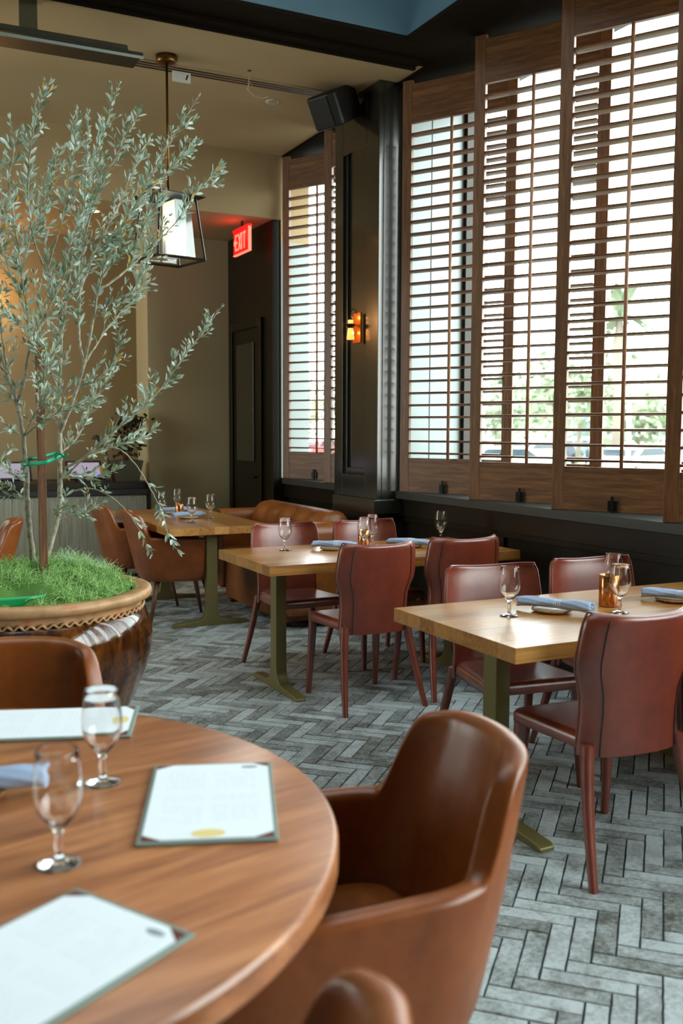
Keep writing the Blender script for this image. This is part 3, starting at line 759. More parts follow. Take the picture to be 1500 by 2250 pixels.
def menu(label, c_, ang, flip=False):
    t = thing('menu_board', label, 'menu', (c_[0], c_[1], TZ), ang, 'menu boards on the round table')
    w_, h_ = 0.243/2, 0.392/2
    MB().box(-w_, w_, -h_, h_, 0, 0.006).build('board', MT['board'], t, bevel=0.002)
    cc = 0.032; a, b = w_-0.008, h_-0.010
    pts = [(-a+cc, -b), (a-cc, -b), (a, -b+cc*0.7), (a, b-cc*0.7), (a-cc, b), (-a+cc, b), (-a, b-cc*0.7), (-a, -b+cc*0.7)]
    MB().prism(pts, 0.0063, 0.0075, lambda u, v, d: (u, v, d)).build('paper', MT['paper'], t)
    for sx in (-1, 1):
        for sy in (-1, 1):
            p = [(sx*a, sy*b), (sx*(a-cc), sy*b), (sx*a, sy*(b-cc*0.7))]
            MB().prism(p, 0.0061, 0.0071, lambda u, v, d: (u, v, d)).build('corner_holder', MT['oxred'], t)
    e = [(0.030*math.cos(2*PI*k/24), -b+0.022+0.017*math.sin(2*PI*k/24)) for k in range(24)]
    MB().prism(e, 0.0075, 0.0078, lambda u, v, d: (u, v, d)).build('emblem', MT['yellow'], t)
    e = [(a-0.038+0.017*math.cos(2*PI*k/24), b-0.022+0.007*math.sin(2*PI*k/24)) for k in range(24)]
    MB().prism(e, 0.0075, 0.0078, lambda u, v, d: (u, v, d)).build('corner_mark', MT['ink'], t)
menu('white menu board lying on the right of the round table, fully in view', (0.588, 1.721), math.radians(-20.5))
menu('very blurred white menu board at the lower left corner of the picture', (0.175, 1.265), math.radians(-60.5))
menu('white menu board on the far side of the round table, partly behind a goblet', (0.405, 2.345), math.radians(70.5))

# ------------------------------------------------------------------ pendant lantern
PX, PY = 1.975, 6.56
t = thing('pendant_lantern', 'hanging glass lantern with a dark tapered frame above the olive tree', 'pendant lamp', (PX, PY, 3.95), math.radians(12))
MB().lathe([(0.001, -0.05), (0.068, -0.05), (0.072, -0.046), (0.072, 0.0), (0.001, 0.0)], 40).build('canopy', MT['brass'], t, smooth=True)
MB().tube([(0, 0, -0.05), (0, 0, -0.90)], 0.0085, 10).build('rod', MT['brass'], t, smooth=True)
def fr4(a, z): return [V((-a, -a, z)), V((a, -a, z)), V((a, a, z)), V((-a, a, z))]
mb = MB(); tp = fr4(0.195, -0.925); mb.add(fr4(0.186, -0.930)+fr4(0.186, -0.922)+fr4(0.02, -0.885), [(3, 2, 1, 0), (0, 1, 5, 4), (1, 2, 6, 5), (2, 3, 7, 6), (3, 0, 4, 7), (4, 5, 9, 8), (5, 6, 10, 9), (6, 7, 11, 10), (7, 4, 8, 11), (8, 9, 10, 11)])
mb.build('roof', MT['blackm'], t)
a4, b4 = fr4(0.132, -0.925), fr4(0.178, -1.345)
for i in range(4): MB().tube([a4[i], b4[i]], 0.0085, 4).build('frame_post', MT['frame'], t)
mb = MB()
for i in range(4): mb.tube([b4[i], b4[(i+1) % 4]], 0.0095, 4)
mb.build('base_frame', MT['frame'], t)
mb = MB(); p4, q4 = fr4(0.106, -0.935), fr4(0.132, -1.335)
MT['lglass'] = glass_arch('lantern_glass', (0.86, 0.94, 0.94), 2.2, 0.05)
for i in range(4): mb.add([p4[i], p4[(i+1) % 4], q4[(i+1) % 4], q4[i]], [(0, 1, 2, 3)])
mb.build('glass_shade', MT['lglass'], t)
x = N('frosted_inner_glass'); x.set(Base_Color=L((236, 244, 246)), Roughness=0.35); x.b.inputs['Transmission Weight'].default_value = 0.35
x.b.inputs['Emission Color'].default_value = (1, 0.93, 0.84, 1); x.b.inputs['Emission Strength'].default_value = 0.12
MT['frost'] = x.m
MB().box(0.0, 0.088, -0.088, 0.088, -1.32, -0.945).build('lamp_shade', MT['frost'], t, bevel=0.008)
MB().tube([(-0.045, -0.03, -1.31), (-0.045, -0.03, -1.18)], 0.011, 10).build('candle_tube', MT['brass'], t, smooth=True)
MT['bulb'] = emit('warm_bulb', (255, 178, 96), 22)
MB().lathe([(0.001, -0.03), (0.010, -0.02), (0.014, 0.0), (0.010, 0.025), (0.001, 0.045)], 14).build('bulb', MT['bulb'], t, smooth=True, loc=(-0.045, -0.03, -1.145))
lamp('pendant_light', (PX-0.07, PY-0.05, 3.95-1.12), 6, (1, 0.66, 0.34), 0.05)

# ------------------------------------------------------------------ ceiling fittings
t = thing('air_diffuser', 'long slotted linear air diffuser running across the beige ceiling', 'vent', (1.2, 6.76, 3.95), 0)
MB().box(-2.9, 2.0, -0.075, 0.075, -0.006, 0.0).build('frame', MT['ceil'], t)
for k_ in range(3): MB().box(-2.88, 1.97, -0.052+k_*0.042, -0.030+k_*0.042, -0.0085, -0.0062).build('slot', MT['black'], t)
t = thing('ceiling_tag', 'small white tag with a black mark on the ceiling beside the lantern rod', 'tag', (2.13, 6.73, 3.93), 0)
MB().box(-0.065, 0.065, -0.006, 0.006, -0.075, -0.005).build('plate', MT['white'], t, bevel=0.002)
MB().tube([(0.032, -0.0075, -0.055), (0.045, -0.0075, -0.022)], 0.005, 6).build('mark', MT['black'], t)
t = thing('recessed_light', 'small unlit round ceiling light to the right of the diffuser', 'ceiling light', (2.954, 7.08, 3.95))
MB().lathe([(0.001, -0.004), (0.040, -0.004), (0.048, -0.006), (0.052, 0.0)], 32).build('trim_ring', MT['white'], t, smooth=True)
MB().lathe([(0.001, -0.0065), (0.036, -0.0065), (0.037, -0.0045)], 24).build('lens', plain('dim_lens', (168, 160, 144), 0.5), t, smooth=True)
MT['downl'] = emit('downlight_glow', (255, 190, 120), 6)
def downlight(lb, x, y):
    t = thing('downlight', lb, 'ceiling light', (x, y, 3.38))
    MB().lathe([(0.045, -0.001), (0.060, -0.004), (0.066, 0.0)], 28).build('trim_ring', MT['white'], t, smooth=True)
    MB().lathe([(0.001, -0.002), (0.044, -0.002)], 24).build('lens', MT['downl'], t)
    l = bpy.data.lights.new('downlight_beam', 'SPOT'); l.energy = 14; l.color = (1, 0.66, 0.36); l.spot_size = 1.7; l.spot_blend = 0.6; l.shadow_soft_size = 0.04
    o = bpy.data.objects.new('downlight_beam', l); o.location = (x, y, 3.36); COL.objects.link(o)
downlight('lit downlight in the lowered ceiling behind the lantern and olive leaves', 1.992, 8.855)
downlight('lit downlight in the lowered ceiling at left behind the olive leaves', 0.75, 9.1)
t = thing('ceiling_wire', 'loose white wire loop hanging from the beige ceiling', 'wire', (2.565, 6.556, 3.95))
pts = [(0, 0, 0), (0, 0, -0.05), (-0.01, 0, -0.09), (0.0, 0.01, -0.13), (0.02, 0, -0.10), (0.0, -0.01, -0.085), (-0.02, 0, -0.13), (0.03, 0, -0.165), (0.09, 0, -0.175), (0.14, 0, -0.155)]
MB().tube(pts, 0.0025, 6).build('wire', plain('offwhite_cable', (190, 180, 150), 0.6), t, smooth=True)
MB().lathe([(0.001, -0.004), (0.012, -0.004), (0.014, 0)], 14).build('grommet', MT['black'], t)
# radiant heater
t = thing('radiant_heater', 'long dark ceiling heater with a pale metal edge at top left', 'heater', (0.30, 6.06, 3.70), math.radians(-1))
mb = MB(); mb.box(-1.34, 1.34, -0.125, 0.125, -0.012, 0.0, Matrix.Rotation(math.radians(0), 4, 'X')); mb.build('reflector_face', MT['heater'], t, bevel=0.003)
MB().box(-1.34, 1.34, -0.132, -0.122, -0.030, -0.012, Matrix.Rotation(math.radians(4), 4, 'X')).build('edge_trim', MT['steel'], t, bevel=0.002)
mb = MB(); mb.prism([(-0.10, 0.0), (0.10, 0.03), (0.06, 0.075), (-0.07, 0.05)], -1.26, 1.26, lambda u, v, d: (d, u, v)); mb.build('housing', MT['steel'], t, bevel=0.006)
for xx in (-0.9, 0.70):
    MB().box(xx-0.05, xx+0.05, -0.012, 0.012, 0.05, 0.25).build('hanger_bracket', plain('galvanised_bracket', (104, 96, 74), 0.5, 0.6), t)
    MB().box(xx-0.085, xx+0.085, -0.05, 0.05, 0.235, 0.249).build('mounting_plate', MT['steel'], t)

# wall speaker near the pillar top
t = thing('wall_speaker', 'black wall speaker tilted down at the top of the dark pillar', 'speaker', (3.26, 6.60, 3.82), math.radians(20))
Mx = Matrix.Rotation(math.radians(-28), 4, 'Y')
mb = MB(); pts = [(-0.17, -0.10), (-0.13, -0.14), (0.15, -0.10), (0.17, -0.07), (0.17, 0.07), (0.15, 0.10), (-0.13, 0.14), (-0.17, 0.10)]
mb.prism(pts, -0.12, 0.12, lambda u, v, d: Mx @ V((u, v, d))); mb.build('cabinet', MT['black'], t, bevel=0.02, seg=3)
MB().prism([(-0.178, -0.09), (-0.172, -0.09), (-0.172, 0.09), (-0.178, 0.09)], -0.10, 0.10, lambda u, v, d: Mx @ V((u, v, d))).build('grille', MT['blackm'], t)
MB().tube([V((0.13, 0, -0.02)), V((0.21, -0.07, 0.02)), V((0.28, -0.09, 0.02))], 0.02, 8).build('bracket', MT['blackm'], t)

# exit sign hung under the lowered ceiling
t = thing('exit_sign', 'glowing red EXIT sign below the lowered ceiling', 'exit sign', (3.30, 8.64, 3.0885))
MT['exred'] = emit('exit_red', (226, 16, 18), 1.0); MT['exlet'] = emit('exit_letters', (255, 110, 90), 1.6)
MB().box(-0.012, 0.012, -0.195, 0.195, 0, 0.215).build('panel', MT['exred'], t, bevel=0.004)
MB().box(-0.02, 0.02, -0.20, 0.20, 0.215, 0.235).build('top_bar', MT['exred'], t, bevel=0.003)
mb = MB(); mb.box(-0.014, 0.014, -0.199, -0.190, 0, 0.215).box(-0.014, 0.014, -0.199, 0.199, -0.004, 0.006); mb.build('edge_trim', MT['exlet'], t)
MB().tube([(0, 0, 0.235), (0, 0, 0.2915)], 0.012, 8).build('stem', MT['black'], t)
def letter(strokes, y0):
    mb = MB()
    for (a, b, c_, d_) in strokes:
        p, q = V((-0.0155, y0-a, b)), V((-0.0155, y0-c_, d_)); dr_ = (q-p).normalized(); nn_ = V((0, -dr_.z, dr_.y))*0.0095
        mb.add([p-nn_, q-nn_, q+nn_, p+nn_], [(0, 1, 2, 3)]); o_ = V((0.003, 0, 0)); mb.add([p-nn_+o_, q-nn_+o_, q+nn_+o_, p+nn_+o_], [(3, 2, 1, 0)])
    return mb
B, T_ = 0.035, 0.185; m_ = 0.11
letter([(0, B, 0, T_), (0, T_-0.009, 0.055, T_-0.009), (0, m_, 0.048, m_), (0, B+0.009, 0.055, B+0.009)], 0.135).build('letter_e', MT['exlet'], t)
letter([(0, B, 0.062, T_), (0, T_, 0.062, B)], 0.060).build('letter_x', MT['exlet'], t)
letter([(0, B, 0, T_)], -0.025).build('letter_i', MT['exlet'], t)
letter([(0, T_-0.009, 0.07, T_-0.009), (0.035, B, 0.035, T_)], -0.055).build('letter_t', MT['exlet'], t)
letter([(0, m_, 0.018, m_+0.022), (0, m_, 0.018, m_-0.022)], 0.172).build('arrow', MT['exlet'], t)
lamp('exit_glow', (3.22, 8.66, 3.27), 0.4, (1, 0.06, 0.04), 0.05)

# wall lamp on the pillar
t = thing('wall_lamp', 'small amber glass wall lamp on a copper plate on the dark pillar', 'wall lamp', (3.45, 6.60, 2.228))
x = N('copper_back_plate'); x.set(Base_Color=L((214, 118, 40)), Metallic=0.85, Roughness=0.38); MT['cplate'] = x.m
MB().box(-0.014, 0.0, -0.062, 0.062, -0.113, 0.113).build('back_plate', MT['cplate'], t, bevel=0.003)
arc_ = [V((-0.014, 0, 0.10))] + [V((-0.014-0.025*(1-math.cos(a)), 0, 0.10+0.04*math.sin(a))) for a in [PI*k/12 for k in range(1, 13)]] + [V((-0.064, 0, 0.075))]
MB().tube(arc_, 0.0028, 8).build('arm', MT['blackm'], t, smooth=True)
MB().lathe([(0.001, 0.078), (0.010, 0.078), (0.013, 0.070), (0.013, 0.058), (0.001, 0.058)], 20).build('socket_cap', MT['blackm'], t, smooth=True, loc=(-0.064, 0, 0))
MB().lathe([(0.012, 0.030), (0.022, 0.030), (0.040, 0.022), (0.042, 0.018), (0.026, 0.010), (0.022, -0.004), (0.012, -0.004)], 28).build('collar', MT['blackm'], t, smooth=True, loc=(-0.064, 0, 0))
MT['amber'] = emit('amber_glass_lit', (255, 178, 96), 1.5)
MB().lathe([(0.001, 0.056), (0.020, 0.056), (0.020, 0.032), (0.001, 0.032)], 24).build('upper_glass', MT['amber'], t, smooth=True, loc=(-0.064, 0, 0))
x = N('amber_glass'); x.set(Base_Color=L((255, 196, 128)), Roughness=0.25); x.b.inputs['Transmission Weight'].default_value = 0.7
x.b.inputs['Emission Color'].default_value = L((255, 168, 88)); x.b.inputs['Emission Strength'].default_value = 0.8; MT['amber2'] = x.m
MB().lathe([(0.001, -0.005), (0.018, -0.005), (0.021, -0.02), (0.028, -0.078), (0.029, -0.084), (0.0265, -0.088), (0.001, -0.088)], 28).build('glass_shade', MT['amber2'], t, smooth=True, loc=(-0.064, 0, 0))
lamp('wall_lamp_light', (3.45-0.045, 6.60, 2.19), 0.24, (1, 0.5, 0.16), 0.012)
lamp('wall_lamp_uplight', (3.45-0.045, 6.60, 2.305), 0.15, (1, 0.5, 0.16), 0.01)

# hidden-source hallway lamp that warms the recess wall at left
t = thing('hall_lamp', 'warm cylindrical wall lamp beyond the left edge lighting the taupe wall', 'wall lamp', (1.14, 10.05, 2.70))
MB().box(-0.05, 0.05, -0.02, 0, -0.10, 0.10).build('back_plate', MT['brass'], t, bevel=0.003)
MB().lathe([(0.045, -0.09), (0.05, -0.09), (0.05, 0.09), (0.045, 0.09)], 28).build('lamp_shade', emit('warm_shade', (255, 170, 90), 3.0), t, smooth=True, loc=(0, -0.08, 0))
lamp('hall_light', (1.14, 9.85, 2.70), 13, (1, 0.56, 0.22), 0.06)

# ------------------------------------------------------------------ service cabinet with monitors and plant
t = thing('service_cabinet', 'grey oak service cabinet with a dark worktop along the taupe wall', 'cabinet', (0, 9.25, 0))
MB().box(-2.2, 2.545, 0.02, 0.78, 0.06, 0.835).build('carcass', MT['cab'], t)
MB().box(-2.2, 2.535, 0.06, 0.78, 0.0, 0.06).build('plinth', MT['black'], t)
xx = 2.535
while xx > -2.1:
    MB().box(xx-0.412, xx, 0.0, 0.02, 0.075, 0.825).build('door', MT['cab'], t, bevel=0.0015); xx -= 0.416
MB().box(-2.22, 2.56, -0.02, 0.79, 0.835, 0.885).build('shelf_slab', MT['black'], t, bevel=0.003)
MB().box(-2.22, 2.56, 0.03, 0.79, 0.885, 0.955).build('worktop', MT['dark'], t, bevel=0.003)
MB().box(2.546, 2.575, -0.02, 0.37, 0.0, 0.955).build('end_panel', MT['dark'], t, bevel=0.002)
x = N('lavender_screen'); x.set(Base_Color=(0.02, 0.02, 0.02, 1), Roughness=0.2); x.b.inputs['Emission Color'].default_value = L((196, 184, 208)); x.b.inputs['Emission Strength'].default_value = 0.55; MT['screen'] = x.m
MT['badge'] = emit('blue_badge', (60, 50, 190), 0.8)
def monitor(label, x, wd):
    t = thing('touch_monitor', label, 'monitor', (x, 9.42, 0.955))
    R_ = Matrix.Rotation(math.radians(-32), 4, 'X')
    MB().box(-wd, wd, -0.012, 0.012, 0.0, 0.20, Matrix.Translation((0, 0, 0.025)) @ R_).build('bezel', MT['black'], t, bevel=0.004)
    MB().box(-wd+0.022, wd-0.022, -0.0145, -0.0125, 0.022, 0.176, Matrix.Translation((0, 0, 0.025)) @ R_).build('screen', MT['screen'], t)
    MB().box(wd-0.055, wd-0.022, -0.0160, -0.0146, 0.024, 0.042, Matrix.Translation((0, 0, 0.025)) @ R_).build('blue_badge', MT['badge'], t)
    MB().box(-0.07, 0.07, 0.0, 0.16, 0.0, 0.02).box(-0.03, 0.03, 0.06, 0.10, 0.02, 0.10).build('stand', MT['black'], t, bevel=0.003)
monitor('tilted touch monitor with a lavender screen on the worktop, right one', 1.99, 0.17)
monitor('tilted touch monitor with a lavender screen at the left edge, behind the stake', 1.33, 0.17)
# pot with dark plant
t = thing('potted_plant', 'dark leafy plant in a square pot at the end of the worktop', 'potted plant', (2.40, 9.52, 0.955))
mb = MB(); mb.add(fr4(0.11, 0)+fr4(0.145, 0.20)+fr4(0.13, 0.20)+fr4(0.128, 0.17), [(3, 2, 1, 0), (0, 1, 5, 4), (1, 2, 6, 5), (2, 3, 7, 6), (3, 0, 4, 7), (4, 5, 9, 8), (5, 6, 10, 9), (6, 7, 11, 10), (7, 4, 8, 11), (8, 9, 13, 12), (9, 10, 14, 13), (10, 11, 15, 14), (11, 8, 12, 15), (12, 13, 14, 15)])
mb.build('pot', plain('grey_green_pot', (78, 76, 56), 0.5), t)
rnd = random.Random(9); mb = MB(); st = MB()
for b in range(9):
    a = rnd.uniform(0, 2*PI); r = rnd.uniform(0.04, 0.17); top = V((math.cos(a)*r+0.05, math.sin(a)*r*0.6, rnd.uniform(0.32, 0.66)))
    st.tube([V((0, 0, 0.15)), top*0.5+V((0, 0, 0.05)), top], [0.006, 0.004, 0.003], 5)
    for k_ in range(26):
        c_ = top+V((rnd.gauss(0, 0.045), rnd.gauss(0, 0.035), rnd.gauss(0, 0.05))); u = V((rnd.gauss(0, 1), rnd.gauss(0, 1), rnd.gauss(0, 1))).normalized(); w_ = u.cross(V((rnd.gauss(0, 1), rnd.gauss(0, 1), 1))).normalized()
        s1 = rnd.uniform(0.02, 0.038); mb.add([c_-u*s1, c_-w_*s1*0.7, c_+u*s1, c_+w_*s1*0.7], [(0, 1, 2, 3)])
mb.build('foliage', plain('dark_foliage', (34, 34, 20), 0.6), t); st.build('stem', MT['leg_wood'], t)
t = thing('desk_lamp', 'thin black curved arm leaning beside the potted plant', 'lamp', (2.17, 9.42, 0.955))
MB().lathe([(0.001, 0), (0.05, 0), (0.05, 0.01), (0.001, 0.014)], 20).build('base', MT['black'], t)
MB().tube([(0, 0, 0.01), (0.05, 0, 0.16), (0.02, 0, 0.3), (-0.07, 0, 0.42)], 0.007, 8).build('arm', MT['black'], t, smooth=True)
MB().lathe([(0.001, 0.03), (0.03, 0.02), (0.045, -0.01), (0.04, -0.015), (0.001, 0.0)], 20).build('lamp_shade', MT['black'], t, smooth=True, loc=(-0.07, 0, 0.42))
#PART3
# ------------------------------------------------------------------ planter with olive tree
PC = V((0.70, 4.55, 0))
x = N('brown_drip_glaze'); n1 = x.noise(x.map((1, 1, 0.28)), 14, 5, 0.7, 0.8); n2 = x.noise(x.map((1, 1, 0.6)), 45, 4, 0.7)
x.set(Base_Color=x.ramp(n1, [(0.36, L((34, 15, 6))), (0.55, L((84, 44, 14))), (0.70, L((128, 74, 26)))]), Roughness=0.10)
x.b.inputs['Coat Weight'].default_value = 0.6; x.b.inputs['Coat Roughness'].default_value = 0.04
x.bump(x.math('ADD', x.math('MULTIPLY', n1, 0.2), x.math('MULTIPLY', n2, 0.7)), 0.22, 0.005); MT['glaze'] = x.m
x = N('terracotta_rim'); n1 = x.noise(x.map(), 7, 4, 0.6)
x.set(Base_Color=x.ramp(n1, [(0.4, L((160, 120, 76))), (0.55, L((190, 146, 102))), (0.68, L((182, 108, 66)))]), Roughness=0.42); MT['terra'] = x.m
t = thing('planter_pot', 'large brown glazed ceramic pot with a terracotta rim holding the olive tree', 'planter', PC)
MB().lathe([(0.001, 0.0), (0.31, 0.0), (0.335, 0.02), (0.40, 0.12), (0.47, 0.25), (0.525, 0.38), (0.548, 0.48), (0.545, 0.56), (0.522, 0.63), (0.500, 0.655)], 96).build('pot_body', MT['glaze'], t, smooth=True)
MB().lathe([(0.498, 0.650), (0.500, 0.672), (0.497, 0.690), (0.515, 0.696), (0.540, 0.704), (0.548, 0.722), (0.542, 0.740), (0.525, 0.746), (0.470, 0.742), (0.462, 0.730), (0.462, 0.640), (0.001, 0.635)], 96).build('rim', MT['terra'], t, smooth=True)
mb = MB(); pts = []
for k in range(6*96+1):
    a = 2*PI*k/(6*96); q = math.sin(a*72); pts.append(((0.507+0.002*q)*math.cos(a), (0.507+0.002*q)*math.sin(a), 0.658+0.008*q))
mb.tube(pts, 0.0065, 5, cap=False); mb.build('scalloped_band', MT['terra'], t, smooth=True)

x = N('bright_moss'); at_ = x.n('ShaderNodeAttribute', attribute_name='tint')
x.set(Base_Color=x.ramp(at_.outputs['Fac'], [(0.0, L((64, 100, 34))), (0.35, L((128, 182, 84))), (0.7, L((188, 220, 146))), (1.0, L((176, 202, 176)))]), Roughness=0.8); MT['moss'] = x.m
rnd = random.Random(21)
def mound(x, y):
    r = math.hypot(x, y); h = 0.732+0.085*max(0, 1-(r/0.46)**2.5)
    h += 0.022*math.sin(x*23+1)*math.cos(y*19)+0.016*math.sin(x*51+y*37) + 0.065*math.exp(-((x-0.28)**2+(y-0.22)**2)/0.016)+0.02*math.exp(-((x-0.05)**2+(y-0.1)**2)/0.02)
    return h
mb = MB(); rows = []
for i in range(14):
    r = 0.458*i/13; rows.append([V((r*math.cos(2*PI*k/60), r*math.sin(2*PI*k/60), mound(r*math.cos(2*PI*k/60), r*math.sin(2*PI*k/60))-0.012)) for k in range(60)])
mb.grid(rows, closed_u=True, tint=0.12)
for i in range(9000):
    a = rnd.uniform(0, 2*PI); r = 0.46*math.sqrt(rnd.random()); px, py = r*math.cos(a), r*math.sin(a)
    if (px+0.13)**2/0.026+(py+0.345)**2/0.0105 < 1: continue
    p = V((px, py, mound(px, py)-0.012)); tn = rnd.uniform(0.15, 0.8)
    if math.hypot(px-0.28, py-0.22) < 0.15: tn = rnd.uniform(0.7, 1.0)
    d = V((rnd.gauss(0, 0.8), rnd.gauss(0, 0.8), rnd.uniform(0.3, 1.3))).normalized(); side = d.cross(V((rnd.gauss(0, 1), rnd.gauss(0, 1), 0.3))).normalized()
    ln = rnd.uniform(0.035, 0.085); cur = rnd.uniform(2.5, 6); pts = []
    q = p.copy(); dd = d.copy()
    for k in range(7):
        pts.append(q.copy()); q = q+dd*(ln/6); dd = (dd+side*(cur*0.2)+V((0, 0, -0.06))).normalized()
    mb.tube(pts, [0.0014, 0.0013, 0.0012, 0.0011, 0.0008, 0.0006, 0.0005], 3, cap=False, tint=tn)
mo = mb.build('moss', MT['moss'], None, smooth=True, loc=PC, fixn=False)
tag(mo, 'bright green curly moss covering the soil of the brown pot', 'moss', kind='stuff')
t = thing('nursery_tray', 'bright green plastic rim showing at the front of the moss', 'plastic rim', (PC.x-0.13, PC.y-0.318, 0.712))
rows = []
for (r, z) in ((0.0, 0.0), (0.85, 0.0), (0.95, 0.045), (1.0, 0.05), (1.0, 0.058), (0.93, 0.060), (0.90, 0.052), (0.85, 0.02), (0.0, 0.015)):
    rows.append([V((0.150*r*math.copysign(abs(math.cos(2*PI*k/48))**0.6, math.cos(2*PI*k/48)), 0.085*r*math.copysign(abs(math.sin(2*PI*k/48))**0.6, math.sin(2*PI*k/48)), z)) for k in range(48)])
MB().grid(rows, closed_u=True).build('tray', plain('green_plastic', (40, 168, 104), 0.35), t, smooth=True)
for i, (dx, dy) in enumerate(((0.40, 0.02), (0.385, -0.04), (0.37, 0.06))):
    f = MB()
    for k in range(5):
        a = 2*PI*k/5; f.add([V((0, 0, 0)), V((0.012*math.cos(a-.5), 0.012*math.sin(a-.5), 0.006)), V((0.018*math.cos(a), 0.018*math.sin(a), 0.010)), V((0.012*math.cos(a+.5), 0.012*math.sin(a+.5), 0.006))], [(0, 1, 2, 3)])
    o = f.build('yellow_flower', plain('yellow_petals', (232, 196, 40), 0.6) if i == 0 else o.data.materials[0], None, loc=(PC.x+dx, PC.y+dy, mound(dx, dy)+0.008))
    tag(o, ['small yellow bloom in the moss, farthest to the right', 'small yellow bloom in the moss, nearest the front rim', 'small yellow bloom in the moss, behind the other two'][i], 'flower', 'yellow blooms in the moss')

# olive tree
x = N('olive_bark'); n1 = x.noise(x.map(), 40, 4, 0.6)
x.set(Base_Color=x.ramp(n1, [(0.35, L((128, 122, 100))), (0.65, L((182, 176, 154)))]), Roughness=0.85); x.bump(n1, 0.3, 0.003); MT['bark'] = x.m
x = N('silver_olive_leaf'); at_ = x.n('ShaderNodeAttribute', attribute_name='tint')
cc = x.ramp(at_.outputs['Fac'], [(0.0, L((104, 126, 92))), (0.30, L((150, 172, 146))), (0.70, L((196, 214, 206))), (0.90, L((168, 176, 120))), (0.94, L((206, 158, 62))), (1.0, L((214, 150, 48)))])
x.set(Base_Color=cc, Roughness=0.42)
trn = x.n('ShaderNodeBsdfTranslucent'); x.l(cc, trn.inputs[0]); mx = x.n('ShaderNodeMixShader'); mx.inputs[0].default_value = 0.22
x.l(x.b.outputs[0], mx.inputs[1]); x.l(trn.outputs[0], mx.inputs[2]); x.l(mx.outputs[0], x.o.inputs[0]); MT['leaf'] = x.m
TY = 4.58
def P(a): return at(a[0], a[1], TY+(a[2] if len(a) > 2 else 0))
